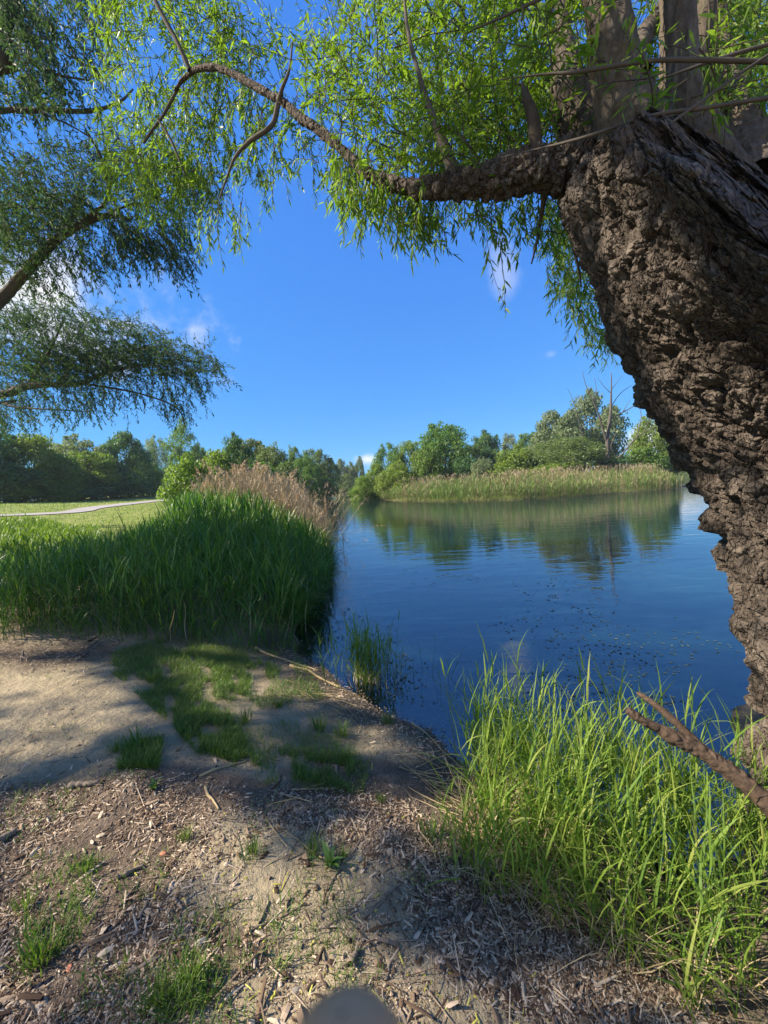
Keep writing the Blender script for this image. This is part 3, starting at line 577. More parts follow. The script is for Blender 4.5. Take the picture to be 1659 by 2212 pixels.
def shade_crown():
    g = np.random.default_rng(21); n = 34000
    T_ = np.stack([-5.4 + 8.4 * g.random(n), -.6 + 9.4 * g.random(n), np.full(n, .38)], -1)
    reedy = (T_[:, 1] > 4.4); T_[reedy, 2] = .38 + 1.1 * g.random(reedy.sum())
    px, py, d = project(T_); wv = fbm(T_ * 1.1, 3)
    lit_ = np.zeros(n, bool)
    for p in LITPATCH: lit_ |= inpoly(px + 40 * wv, py + 30 * fbm(T_ * 1.3 + 6, 2), p) & (d > .2)
    hole = fbm(T_ * 2.4 + 31, 3) > .22
    right = (T_[:, 0] > 0.9) & (T_[:, 1] > 1.1)
    keep = (~lit_ & ~hole & ~(right & (g.random(n) < .55))) | ((g.random(n) < .10) & lit_ & (T_[:, 0] < .9))
    T_ = T_[keep]; t = 11.5 + 4.0 * g.random(len(T_)); C_ = T_ + SUN * t[:, None]
    a_, b_, dd_ = project(C_); C_ = C_[(dd_ < .2) | (a_ < -140) | (b_ < -140)]
    k = 3400; zz = g.random(k); ii = (zz * (NR * .93)).astype(int); jj = g.integers(0, NS, k)      # boughs that dapple the old trunk
    TT = P[ii, jj]; tr_ = TT + SUN * (5.5 + 4 * g.random(k))[:, None]
    tr_ = tr_[((fbm(TT * 2.6 + 3, 3) < .22) | (TT[:, 2] < 1.9)) & (TT[:, 2] < 3.3) & (TT[:, 2] > .38)]
    a_, b_, dd_ = project(tr_); tr_ = tr_[((dd_ < .2) | (b_ < -200) | (a_ < -200)) & (np.linalg.norm(tr_ - CAM, axis=1) > 2.5)]
    C_ = np.concatenate([C_, tr_])
    m = 3; P_ = np.repeat(C_, m, 0) + g.normal(size=(len(C_) * m, 3)) * .09
    Gp = P_ - SUN * ((P_[:, 2:] - .38) / SUN[2]); a_, b_, dd_ = project(Gp); hit = np.zeros(len(P_), bool)
    for p in LITPATCH: hit |= inpoly(a_, b_, p) & (dd_ > .2)
    hit &= (fbm(Gp * np.array([.9, 3.0, 0]) + 13, 3) < .17) | (Gp[:, 0] > .9)
    P_ = P_[~hit | (g.random(len(P_)) < .04)]
    D_ = g.normal(size=P_.shape) + [0, 0, -.5]
    return [('crown', MB().add(*leaf_quads(P_, D_, g.normal(size=P_.shape), .16, .05)), M_wleaf2)]
side_tree((-11.5, 6.8), .42, 9.5, 'feathery willow reaching in from the left on thick rising limbs', [
    [(-120, 760, 8.4, 36), (0, 650, 9, 34), (60, 582, 9, 31), (120, 520, 9, 27), (180, 482, 9, 23), (240, 465, 9, 16), (290, 478, 9.1, 8)],
    [(0, 240, 7.5, 16), (100, 238, 7.5, 15), (190, 240, 7.5, 12), (255, 222, 7.6, 8), (290, 190, 7.7, 5)],
    [(-30, 140, 7.2, 60), (5, 60, 7.2, 46), (30, -20, 7.2, 40), (50, -160, 7.2, 30)],
    [(175, 480, 9, 14), (232, 430, 8.8, 11), (222, 350, 8.6, 9), (200, 305, 8.5, 7), (180, 270, 8.5, 4)],
    [(130, 510, 9, 12), (160, 455, 9.1, 8), (170, 400, 9.2, 5)], [(220, 468, 9, 9), (290, 440, 9.1, 6), (340, 452, 9.2, 4), (390, 490, 9.2, 3)],
    [(90, 245, 7.5, 7), (150, 270, 7.6, 5), (200, 300, 7.7, 4)], [(60, 130, 7.2, 12), (120, 160, 7.3, 8), (200, 175, 7.4, 5)]],
  [([(-30, -60), (230, -60), (260, 90), (215, 200), (130, 150), (60, 230), (-30, 330)], (6.2, 8.5), 320, (.5, 0, -.6), .5, 1.0, 22, 1.2),
   ([(-30, 60), (40, 100), (60, 240), (220, 235), (120, 150), (50, -40), (-30, -40)], (6.8, 8), 150, (.4, 0, -.5), .5, .8, 22, 1.0),
   ([(-30, 330), (60, 310), (200, 290), (420, 330), (470, 400), (430, 470), (300, 450), (120, 500), (-30, 560)], (7.8, 10), 620, (.6, 0, -.1), .5, 1.0, 24, 1.0),
   ([(-30, 400), (120, 400), (200, 470), (60, 570), (-30, 600)], (8.5, 10.5), 300, (.3, 0, .2), .6, .9, 24, 1.0),
   ([(240, 460), (400, 460), (430, 540), (415, 600), (330, 560), (250, 520)], (8.6, 9.8), 210, (.7, 0, -.8), .3, .9, 24, 1.0),
   ([(60, 560), (240, 480), (330, 540), (300, 590), (150, 610), (60, 640)], (8.4, 9.8), 170, (.4, 0, -.9), .35, .8, 22, 1.0)],
  M_wleaf2, .10, .026, shade_crown)
side_tree((-26, 17.5), .6, 10, 'dark willow bough hanging low over the meadow at the left edge under a bright cloud', [
    [(0, 852, 17.6, 26), (60, 834, 17.6, 24), (120, 830, 17.6, 21), (175, 828, 17.6, 17), (235, 802, 17.6, 12), (330, 785, 17.76, 8), (420, 770, 17.92, 4)],
    [(60, 834, 17.6, 12), (100, 770, 17.6, 9), (125, 720, 17.6, 6), (140, 680, 17.6, 4)], [(0, 870, 17.6, 10), (40, 880, 17.28, 7), (120, 885, 16.96, 5), (200, 890, 16.96, 3)],
    [(180, 828, 17.6, 8), (300, 850, 17.6, 6), (380, 880, 17.6, 5), (400, 920, 17.6, 3)], [(230, 803, 17.6, 7), (280, 760, 17.6, 5), (340, 740, 17.92, 3)]],
  [([(-30, 690), (100, 670), (250, 670), (330, 700), (400, 735), (470, 760), (485, 800), (420, 810), (300, 800), (200, 820), (-30, 840)], (16, 20.16), 900, (.5, 0, .05), .5, 1.5, 24, .9),
   ([(40, 740), (250, 730), (400, 760), (420, 800), (200, 815), (60, 820)], (16.64, 19.2), 420, (.5, 0, .1), .5, 1.35, 24, .9),
   ([(-30, 840), (200, 830), (470, 800), (460, 835), (410, 880), (300, 860), (200, 895), (100, 905), (-30, 940)], (16, 19.2), 330, (.4, 0, -.8), .4, 1.5, 22, .9),
   ([(340, 870), (430, 890), (410, 925), (350, 900)], (17.28, 17.92), 20, (.3, 0, -.8), .3, 1.05, 18, .9),
   ([(-30, 640), (60, 620), (180, 640), (120, 690), (-30, 700)], (16, 19.2), 130, (.5, 0, -.3), .5, 1.35, 20, 1.0)],
  M_wleaf2, .16, .045)

# ------------------------------------------------------------------ trees on the far banks
def tree_proto(seed, kind, n, leaf, mat, stems=1, clumps=26):
    """A tree 1 m tall and about 1 m wide: clump centres along an outline, many small leaves on the clumps, trunk and limbs."""
    g = np.random.default_rng(seed)
    t = (np.arange(clumps) + g.random(clumps)) / clumps
    lo = {'bush': .05, 'round': .16, 'tall': .12, 'loose': .22, 'spread': .34, 'bank': .04}[kind]
    z = lo + (1 - lo) * t * .93
    prof = {'bush': np.sqrt(np.clip(1 - t ** 2.2, 0, 1)) * .46, 'round': np.sin(np.pi * np.clip(t * .88 + .10, 0, 1)) ** .6 * .46,
            'tall': np.sin(np.pi * np.clip(t * .9 + .08, 0, 1)) ** .7 * .44, 'loose': np.sin(np.pi * np.clip(t * .85 + .12, 0, 1)) ** .6 * .42,
            'spread': np.sin(np.pi * np.clip(t * .6 + .36, 0, 1)) ** .5 * .50, 'bank': np.sqrt(np.clip(1 - t ** 1.6, 0, 1)) * .5}[kind]
    a = np.arange(clumps) * 2.399 + g.random(clumps); rr = prof * (.45 + .62 * g.random(clumps) ** .6)
    Cc = np.stack([np.cos(a) * rr, np.sin(a) * rr, z], -1); cr = (.10 + .10 * g.random(clumps)) * (1.25 if kind in ('bush', 'bank') else 1.0) * (.55 + .6 * (prof / .46))
    ex = clumps // 2; k = g.integers(0, clumps, ex); du = nrm(g.normal(size=(ex, 3)) + [0, 0, .5])     # small outer clumps make the outline uneven
    Cc = np.concatenate([Cc, Cc[k] + du * cr[k, None] * 1.05]); cr = np.concatenate([cr, cr[k] * (.3 + .3 * g.random(ex))])
    w = cr ** 2 * (.4 + g.random(len(cr))); w /= w.sum()
    c = g.choice(len(cr), n, p=w); u = nrm(g.normal(size=(n, 3))); u[:, 2] = np.where((u[:, 2] < -.3) & (g.random(n) < .6), -u[:, 2], u[:, 2])
    rad = cr[c] * (.2 + 1.0 * g.random(n) ** .7)
    P = Cc[c] + u * rad[:, None] * np.array([1, 1, .8]); P[:, 2] = np.maximum(P[:, 2], .012)
    N = nrm(u + g.normal(size=(n, 3)) * .75 + [0, 0, .35]); D = np.cross(N, g.normal(size=(n, 3)))
    L = leaf * (.55 + .9 * g.random(n))
    crown = MB().add(*leaf_quads(P - nrm(D) * L[:, None] / 2, D, N, L, L * .72)).build('crown', mat, smooth=False)
    tb = MB(); pr = {'bush': .012, 'bank': .01, 'spread': .03}.get(kind, .022)
    for s in range(stems):
        o = g.normal(size=2) * (.05 if stems > 1 else 0); top = .62 if kind != 'spread' else .5
        path = spline([(o[0], o[1], -.03, pr * 1.5), (o[0] * 1.3, o[1] * 1.3, .12, pr), (o[0] * 2 + g.normal() * .02, o[1] * 2 + g.normal() * .02, .35, pr * .75), (o[0] * 3 + g.normal() * .03, o[1] * 3, top, pr * .35)], 14)
        tb.add(*tubes(path[None, :, :3], path[None, :, 3], 7))
        for q in g.choice(clumps, min(clumps, 10), replace=False):
            i0 = int(np.clip(np.searchsorted(path[:, 2], Cc[q, 2] * .62), 3, 12)); A_ = path[i0, :3]; B_ = Cc[q]
            pp = spline([A_, (A_ + B_) / 2 + [0, 0, .03], B_], 6); tb.add(*tubes(pp[None], np.linspace(path[i0, 3] * .55, .003, 6)[None], 4))
    trunk = tb.build('trunk', M_treebark)
    root = bpy.data.objects.new('tree', None); COL.objects.link(root)
    trunk.parent = root; crown.parent = root; return root
PROTO = {}
def proto(kind, mat, var=0):
    key = (kind, mat, var)
    if key not in PROTO:
        n, lf = {'bush': (9500, .045), 'round': (16000, .032), 'tall': (13000, .030), 'loose': (8000, .028), 'spread': (12000, .027), 'bank': (10000, .042)}[kind]
        PROTO[key] = [tree_proto(sum(map(ord, kind + mat)) + 31 * var, kind, n, lf, SPEC[mat], 3 if kind in ('bush', 'bank') else 1, {'loose': 20, 'tall': 24}.get(kind, 28)), False]
    return PROTO[key]
def plant(px, top, w, d, kind, mat, label, name=None, group=None, var=0, cat='tree', wide=1.0):
    G = at_depth(px, 1000, d); x, y = G[0], G[1]; z = tz(x, y)
    T_ = at_depth(px, top, d); h = T_[2] - z; W_ = w / K / F * d * wide
    name = name or {'bush': 'bush', 'bank': 'bush'}.get(kind, 'broadleaf_tree')
    pr = proto(kind, mat, var); o = pr[0]; g = random.Random(int(px * 7 + d * 13))
    if pr[1]: o = dup(o, (0, 0, 0))
    pr[1] = True; o.name = name
    o.location = (x, y, z - .05); o.rotation_euler = (0, 0, g.random() * 6.28); o.scale = (W_, W_, h)
    tag(o, label, 'bush' if kind in ('bush', 'bank') and cat == 'tree' else cat, group); return o
GL, GM, GF, GI = 'trees behind the meadow path', 'trees on the left shore behind the reeds', 'distant trees at the end of the channel', 'trees on the island'
for a in [
 # behind the meadow and its path
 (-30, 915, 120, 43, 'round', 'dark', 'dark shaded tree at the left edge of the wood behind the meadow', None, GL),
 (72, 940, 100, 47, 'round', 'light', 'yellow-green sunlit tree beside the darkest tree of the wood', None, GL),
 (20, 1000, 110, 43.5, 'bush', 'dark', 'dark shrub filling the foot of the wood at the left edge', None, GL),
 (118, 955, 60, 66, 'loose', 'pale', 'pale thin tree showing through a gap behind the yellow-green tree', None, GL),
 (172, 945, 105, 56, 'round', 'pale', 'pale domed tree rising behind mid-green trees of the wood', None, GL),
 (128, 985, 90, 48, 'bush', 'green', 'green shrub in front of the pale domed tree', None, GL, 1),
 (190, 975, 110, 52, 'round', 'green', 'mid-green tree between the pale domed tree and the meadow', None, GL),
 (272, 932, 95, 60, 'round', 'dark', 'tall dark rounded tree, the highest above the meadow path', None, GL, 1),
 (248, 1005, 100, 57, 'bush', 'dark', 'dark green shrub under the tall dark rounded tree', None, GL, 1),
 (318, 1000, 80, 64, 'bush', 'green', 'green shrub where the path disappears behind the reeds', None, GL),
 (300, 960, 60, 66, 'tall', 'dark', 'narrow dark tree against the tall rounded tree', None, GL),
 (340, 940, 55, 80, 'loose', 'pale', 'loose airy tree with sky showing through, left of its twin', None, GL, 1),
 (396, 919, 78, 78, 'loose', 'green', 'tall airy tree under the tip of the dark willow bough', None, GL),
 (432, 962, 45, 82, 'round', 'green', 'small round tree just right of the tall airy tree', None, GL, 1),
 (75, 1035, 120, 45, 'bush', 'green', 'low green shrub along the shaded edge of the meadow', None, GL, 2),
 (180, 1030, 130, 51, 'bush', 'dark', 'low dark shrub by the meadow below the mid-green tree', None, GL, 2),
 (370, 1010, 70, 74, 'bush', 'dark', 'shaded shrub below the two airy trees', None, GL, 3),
 # left shore behind the reeds
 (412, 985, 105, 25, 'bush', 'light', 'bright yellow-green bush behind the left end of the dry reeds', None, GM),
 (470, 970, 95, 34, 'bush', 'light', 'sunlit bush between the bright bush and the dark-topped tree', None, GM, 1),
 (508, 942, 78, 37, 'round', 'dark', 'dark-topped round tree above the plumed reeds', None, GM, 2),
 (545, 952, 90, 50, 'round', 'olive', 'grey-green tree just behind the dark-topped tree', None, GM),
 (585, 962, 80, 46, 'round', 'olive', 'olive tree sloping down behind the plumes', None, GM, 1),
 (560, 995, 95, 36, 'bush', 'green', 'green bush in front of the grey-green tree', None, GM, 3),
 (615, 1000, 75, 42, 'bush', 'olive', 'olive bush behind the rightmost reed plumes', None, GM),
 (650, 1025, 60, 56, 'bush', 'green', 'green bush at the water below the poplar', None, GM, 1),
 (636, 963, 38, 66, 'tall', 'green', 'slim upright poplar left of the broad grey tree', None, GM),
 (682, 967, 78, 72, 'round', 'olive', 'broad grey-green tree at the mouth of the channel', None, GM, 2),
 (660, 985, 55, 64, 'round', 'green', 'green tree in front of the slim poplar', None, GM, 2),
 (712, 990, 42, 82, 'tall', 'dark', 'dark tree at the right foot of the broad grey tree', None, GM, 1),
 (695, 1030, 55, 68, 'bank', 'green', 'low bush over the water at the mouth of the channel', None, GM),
 # end of the channel
 (738, 990, 34, 112, 'tall', 'pale', 'pale tree at the end of the channel, left of the lone slender one', None, GF),
 (756, 1000, 30, 116, 'round', 'pale', 'small pale tree between two taller trees at the end of the channel', None, GF),
 (777, 987, 24, 114, 'tall', 'olive', 'lone slender tree in front of the small white cloud', None, GF),
 (745, 1025, 60, 110, 'bush', 'olive', 'low scrub at the very end of the channel', None, GF),
 (1475, 972, 110, 118, 'round', 'olive', 'distant tree half hidden by the trunk of the old willow', None, GF),
 (1545, 990, 110, 112, 'round', 'green', 'distant tree on the far shore right of the willow trunk edge', None, GF),
 (1420, 985, 90, 118, 'round', 'green', 'distant tree behind the right end of the island', None, GF),
 (1510, 1005, 90, 105, 'bush', 'olive', 'low bush on the far shore beside the leaning trunk', None, GF),
 # island
 (783, 1028, 52, 50, 'bank', 'light', 'light green bush hanging over the water at the tip of the island', None, GI),
 (812, 1000, 62, 51, 'bank', 'light', 'sloping light green bush second from the tip of the island', None, GI, 1),
 (842, 955, 70, 53, 'tall', 'green', 'green upright tree at the low end of the island', None, GI, 1),
 (884, 952, 74, 51, 'tall', 'light', 'bright green tree left of the biggest island tree', None, GI),
 (962, 916, 108, 52, 'round', 'green', 'biggest rounded tree in the middle of the island', None, GI, 3),
 (922, 965, 70, 48, 'bush', 'green', 'green bush at the left foot of the biggest island tree', None, GI, 4),
 (860, 1000, 80, 47.5, 'bush', 'light', 'light bush behind the low end of the island reeds', None, GI, 2),
 (1042, 936, 78, 55, 'round', 'dark', 'dark bluish tree right of the biggest island tree', None, GI, 3),
 (1000, 985, 80, 49, 'bush', 'dark', 'dark bush in the gap below the bluish tree', None, GI, 3),
 (1043, 990, 46, 44.5, 'bush', 'pale', 'small pale bush standing alone before the dark trees', None, GI),
 (1100, 938, 60, 57, 'loose', 'pale', 'thin pale tree in the dip of the island skyline', None, GI, 2),
 (1150, 938, 80, 54, 'round', 'green', 'green tree between the dip and the feathery willow', None, GI, 4),
 (1118, 968, 105, 45, 'bush', 'light', 'broad-leaved bright bush in front of the dip', None, GI, 3),
 (1212, 884, 120, 50, 'round', 'pale', 'feathery grey-green willow left of the bare dead tree', None, GI, 1),
 (1275, 852, 125, 54, 'round', 'pale', 'silvery tree rising behind the bare dead tree', None, GI, 2),
 (1225, 945, 150, 43, 'spread', 'olive', 'wide spreading olive tree under the feathery willow', None, GI),
 (1190, 1000, 110, 41, 'bush', 'light', 'low yellowish bush just behind the island reeds', None, GI, 4),
 (1330, 985, 90, 42, 'bush', 'dark', 'dark bush around the foot of the dead tree', None, GI, 4),
 (1405, 905, 84, 46, 'round', 'light', 'bright broad-leaved tree right of the dead tree', None, GI, 1),
 (1385, 965, 90, 43, 'bush', 'green', 'green bush right of the dark bush on the island', None, GI, 5),
 (1440, 955, 55, 47, 'round', 'dark', 'dark rounded tree at the right end of the island', None, GI, 4),
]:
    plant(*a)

# bare dead tree on the island
D0_ = at_depth(1312, 1000, 41.5); dz = tz(D0_[0], D0_[1]); dbase = np.array([D0_[0], D0_[1], dz])
dead = empty('dead_tree', dbase, 'tall bare grey dead tree without leaves standing on the island', 'tree')
MB().add(*rough_tube(limb_path([(1312, 1050, 41.5, 26), (1313, 985, 41.5, 19), (1312, 950, 41.5, 16), (1318, 900, 41.5, 12), (1320, 860, 41.5, 8), (1321, 805, 41.5, 3)], 40) * [1, 1, 1, .48], 8, .1, 2)).build('trunk', M_dead, dead, loc=dbase)
for pix in ([(1312, 960, 41.5, 12), (1296, 905, 41.2, 10), (1283, 870, 41, 7), (1265, 830, 41, 4), (1258, 800, 41, 2)], [(1320, 905, 41.5, 8), (1350, 888, 41.3, 6), (1385, 868, 41.2, 5), (1415, 845, 41, 2)],
            [(1312, 1000, 41.5, 14), (1340, 985, 41, 10), (1375, 945, 41, 8), (1410, 925, 41, 5), (1445, 905, 41, 2)], [(1300, 1000, 41.5, 9), (1272, 985, 41.8, 6), (1255, 930, 42, 5), (1240, 870, 42, 3), (1225, 838, 42, 1.5)],
            [(1319, 880, 41.5, 5), (1340, 850, 41.6, 4), (1368, 830, 41.7, 2)], [(1320, 850, 41.5, 4), (1305, 835, 41.5, 3), (1290, 815, 41.5, 1.5)], [(1322, 840, 41.5, 4), (1345, 810, 41.5, 2)],
            [(1375, 945, 41, 6), (1385, 900, 41, 4), (1378, 870, 41, 2)], [(1390, 935, 41, 5), (1410, 890, 41, 3), (1420, 860, 41, 1.5)], [(1283, 870, 41, 5), (1288, 840, 41, 3), (1284, 815, 41, 1.5)], [(1345, 890, 41.3, 4), (1362, 862, 41.2, 2)],
            [(1330, 985, 41.2, 6), (1320, 965, 41, 5), (1330, 935, 41, 2)], [(1255, 930, 42, 4), (1268, 890, 42, 2)]):
    MB().add(*rough_tube(limb_path(pix, 24) * [1, 1, 1, .36], 6, .1, 2)).build('branch', M_dead, dead, loc=dbase)

# ------------------------------------------------------------------ reeds
def reedbed(P, H, nleaf, leafL, leafW, segs, g, stem=.0035, lean=.10, droop=1.1, plume=None, stemmat=True):
    """Stems with alternate arching blades; returns mesh builders for the green part and the plumes."""
    n = len(P); az = g.random(n) * 6.283; tilt = np.abs(g.normal(size=n)) * lean
    D0 = np.stack([np.cos(az) * np.sin(tilt), np.sin(az) * np.sin(tilt), np.cos(tilt)], -1)
    pts = strands(P, D0, H, 5, .10, .03, g); mb = MB()
    mb.add(*tubes(pts, np.linspace(1, .35, 6)[None] * (stem * (.7 + .6 * g.random((n, 1)))), 3))
    t = (np.arange(nleaf)[None] + g.random((n, nleaf))) / nleaf * .86 + .12; u_ = t * 4.999; i = u_.astype(int); f = (u_ - i)[..., None]; r = np.arange(n)[:, None]
    bp = (pts[r, i] * (1 - f) + pts[r, i + 1] * f).reshape(-1, 3)
    ba = (az[:, None] + np.pi * np.arange(nleaf)[None] + g.normal(size=(n, nleaf)) * .7).ravel()
    LL = (leafL * (.55 + .7 * g.random((n, nleaf))) * np.where(t > .85, .8, 1)).ravel(); ln_ = (.62 - .38 * t + g.normal(size=(n, nleaf)) * .14).ravel()
    mb.add(*blades(bp, ba, LL, leafW * (.6 + .7 * g.random(n * nleaf)), ln_, droop * (.35 + .9 * g.random(n * nleaf)) * np.where(t.ravel() > .8, .55, 1), segs, .04, g))
    pl = None
    if plume:
        pl = MB(); m, pL = plume; tip = np.repeat(pts[:, -1], m, 0); ax = np.repeat(nrm(pts[:, -1] - pts[:, -2]), m, 0); s = g.random(n * m)
        bend = np.repeat(np.stack([np.cos(az), np.sin(az), 0 * az], -1), m, 0)
        c_ = tip + ax * (s * pL)[:, None] + bend * (s ** 2 * pL * .45)[:, None] - np.array([0, 0, 1.0]) * (s ** 2 * pL * .25)[:, None]
        d_ = nrm(ax * .6 + g.normal(size=c_.shape) * .55 + bend * .5)
        pl.add(*leaf_quads(c_, d_, g.normal(size=c_.shape), pL * .34 * (1.15 - s), pL * .075))
    return mb, pl
def on_ground(xy): return np.stack([xy[:, 0], xy[:, 1], terrain(xy[:, 0], xy[:, 1])], -1)
g = np.random.default_rng(5)
def wpoly(pp, z=.3): return [tuple(at_z(a, b, z)[:2]) for a, b in pp]
# tall green reeds and grasses on the left bank
near_poly = wpoly([(-60, 1410), (120, 1400), (300, 1385), (560, 1372), (640, 1340), (700, 1275), (718, 1215), (700, 1175), (560, 1200), (380, 1230), (150, 1260), (-60, 1250)])
q = sample_poly(near_poly, 3300, g); Pn = on_ground(q); Hn = .62 + .45 * g.random(len(q)) + .22 * sst(4.6, 6.5, q[:, 1])
def cap_height(P_, H_, col, g, hi=1.08):
    a_, b_, dd_ = project(P_); lim = np.interp(a_, *zip(*col)); return np.minimum(H_, np.maximum((b_ - lim) / K / F * dd_ * (.60 + (hi - .60) * g.random(len(P_)) ** .7) * (1 + .16 * fbm(P_ * np.array([1.5, 1.5, 0]), 2)), .22))
SKY1 = [(-80, 1225), (60, 1215), (160, 1185), (260, 1168), (330, 1140), (400, 1116), (480, 1106), (560, 1120), (640, 1156), (690, 1188), (725, 1245)]
SKY2 = [(300, 1098), (400, 1080), (450, 1072), (560, 1082), (640, 1124), (700, 1172)]
SKY3 = [(370, 1060), (400, 1044), (480, 1022), (560, 1014), (600, 1026), (650, 1056), (690, 1100)]
kp_ = fbm(Pn * np.array([1.9, 1.9, 0]) + 60, 2) > -.34; Pn, Hn = Pn[kp_], Hn[kp_]; Hn = cap_height(Pn, Hn, SKY1, g)
a1, _ = reedbed(Pn, Hn, 6, .42, .014, 4, g, lean=.24, droop=1.5)
mid_poly = wpoly([(120, 1262), (380, 1230), (560, 1200), (705, 1178), (700, 1140), (640, 1130), (450, 1150), (330, 1180)])
q = sample_poly(mid_poly, 1900, g); hh = 1.0 + .55 * sst(-5.4, -2.8, q[:, 0]) - .55 * sst(-1.9, -.6, q[:, 0])
b1_, _ = reedbed(on_ground(q), cap_height(on_ground(q), hh * (.85 + .25 * g.random(len(q))) + .15, SKY1, g, 1.12), 7, .46, .017, 4, g, lean=.09, droop=.8)
back_poly = [(-4.2, 8.2), (-1.6, 7.6), (-1.6, 10.5), (-2.4, 14), (-4.0, 18.5), (-8.6, 18), (-7.2, 12.5)]
q = sample_poly(back_poly, 2400, g)
c1, _ = reedbed(on_ground(q), cap_height(on_ground(q), 1.5 + .5 * g.random(len(q)), SKY2, g), 6, .5, .024, 3, g, lean=.07, droop=.6)
mb = MB()
for b in (a1, b1_, c1):
    for V_, in [(np.concatenate(b.V),)]: mb.add(V_, *b.Fs)
tag(mb.build('reeds', M_reed_l, smooth=False), kind='stuff')
# spiky single stems in front of the meadow
q = np.stack([g.uniform(-6.2, -1.3, 170), g.uniform(5.8, 7.6, 170)], -1); q = q[q[:, 0] > -.85 * q[:, 1]]; s1_, _ = reedbed(on_ground(q), cap_height(on_ground(q), 1.0 + .9 * g.random(len(q)), SKY1, g, 1.32), 7, .34, .020, 4, g, lean=.10, droop=.7)
tag(s1_.build('reeds', M_reed_l, smooth=False), kind='stuff')
ed = spline([(*p_, 0) for p_ in zpts((640, 1352), (655, 1325), (690, 1275), (712, 1215), (706, 1165), (696, 1125))], 400)[:, :2]; k = g.integers(0, 400, 1500); q = ed[k] + g.normal(size=(1500, 2)) * .12 + [-.12, 0]
tag(MB().add(*blades(on_ground(q) + [0, 0, .02], g.normal(size=1500) * 1.1 - .3, .35 + .5 * g.random(1500), .012, .15 + .6 * g.random(1500), .5 + 1.3 * g.random(1500), 5, .06, g)).build('grass', M_reed_l, smooth=False), kind='stuff')
q = sample_poly(near_poly, 420, g); Pd = on_ground(q); tag(MB().add(*blades(Pd, g.random(420) * 6.28, cap_height(Pd, .5 + .6 * g.random(420), SKY1, g), .008, .1 + .7 * g.random(420), 1.2 * g.random(420), 4, .07, g)).build('dry_reeds', M_dry, smooth=False), kind='stuff')
# last year's dry reeds with plumes
dry_poly = [(-1.9, 9.2), (-1.5, 11), (-2.5, 16), (-4.2, 22), (-6.2, 30), (-9.6, 30), (-9.6, 20), (-7.4, 15), (-5.4, 11.8), (-3.4, 10.6)]
q = sample_poly(dry_poly, 3600, g); d1_, _ = reedbed(on_ground(q), cap_height(on_ground(q), 2.0 + .6 * g.random(len(q)), SKY3, g), 4, .36, .012, 3, g, stem=.006, lean=.13, droop=1.5)
qp = sample_poly(dry_poly, 430, g); d2_, plm = reedbed(on_ground(qp), cap_height(on_ground(qp), 2.3 + .8 * g.random(len(qp)), SKY3, g, 1.05), 2, .3, .01, 3, g, stem=.006, lean=.10, droop=1.5, plume=(46, .34))
ql = np.stack([g.uniform(-2.9, -1.5, 130), g.uniform(9.5, 15, 130)], -1); d3_, pl3 = reedbed(on_ground(ql), 1.3 + .7 * g.random(130), 3, .35, .009, 3, g, stem=.005, lean=.55, droop=1.6, plume=(14, .2))
mb = MB()
for b in (d1_, d2_, d3_): mb.add(np.concatenate(b.V), *b.Fs)
tag(mb.build('dry_reeds', M_dry, smooth=False), kind='stuff')
mb = MB()
for b in (plm, pl3): mb.add(np.concatenate(b.V), *b.Fs)
tag(mb.build('reed_plumes', M_plume, smooth=False), kind='stuff')
# reed belt of the island
front = spline([(*p_, 0) for p_ in ISLE[:9]] + [(29.5, 44, 0)], 200)[:, :2]; tgt = nrm(np.gradient(front, axis=0)); inw = np.stack([-tgt[:, 1], tgt[:, 0]], -1)
k = g.integers(8, 199, 7500); off = g.uniform(-.35, 5.0, 7500); q = front[k] + inw[k] * off[:, None] + g.normal(size=(7500, 2)) * .12
ht = (1.35 + .45 * g.random(7500)) * sst(0, 32, k.astype(float)) * (.72 + .28 * sst(0, 2.5, off)); ht = np.maximum(ht, .35)
isd = g.random(7500) < np.clip(.28 + .35 * sst(.3, 4.5, off) + .35 * fbm(np.stack([q[:, 0] * .35, q[:, 1] * .35, 0 * k], -1), 2), .03, .9)
Pz = on_ground(q)
e1, _ = reedbed(Pz[~isd], ht[~isd], 5, .55, .035, 2, g, stem=.009, lean=.06, droop=.7); tag(e1.build('reeds', M_reed_f, smooth=False), kind='stuff')
e2, _ = reedbed(Pz[isd], ht[isd] * 1.12, 3, .45, .03, 2, g, stem=.011, lean=.06, droop=.9)
kp = g.integers(20, 199, 520); q = front[kp] + inw[kp] * g.uniform(1.2, 5.2, 520)[:, None]; e3, pe = reedbed(on_ground(q), 1.75 + .4 * g.random(520), 2, .3, .02, 2, g, stem=.011, lean=.06, plume=(16, .34))
mb = MB().add(np.concatenate(e2.V), *e2.Fs).add(np.concatenate(e3.V), *e3.Fs); tag(mb.build('dry_reeds', M_dry, smooth=False), kind='stuff')
tag(pe.build('reed_plumes', M_plume, smooth=False), kind='stuff')
# dry reed patch and shore at the end of the channel
q = np.stack([g.uniform(-14, 6, 700), g.uniform(124, 129, 700)], -1); e4, _ = reedbed(on_ground(q), 1.5 + .8 * g.random(700), 3, .5, .06, 2, g, stem=.025); tag(e4.build('dry_reeds', M_dry, smooth=False), kind='stuff')

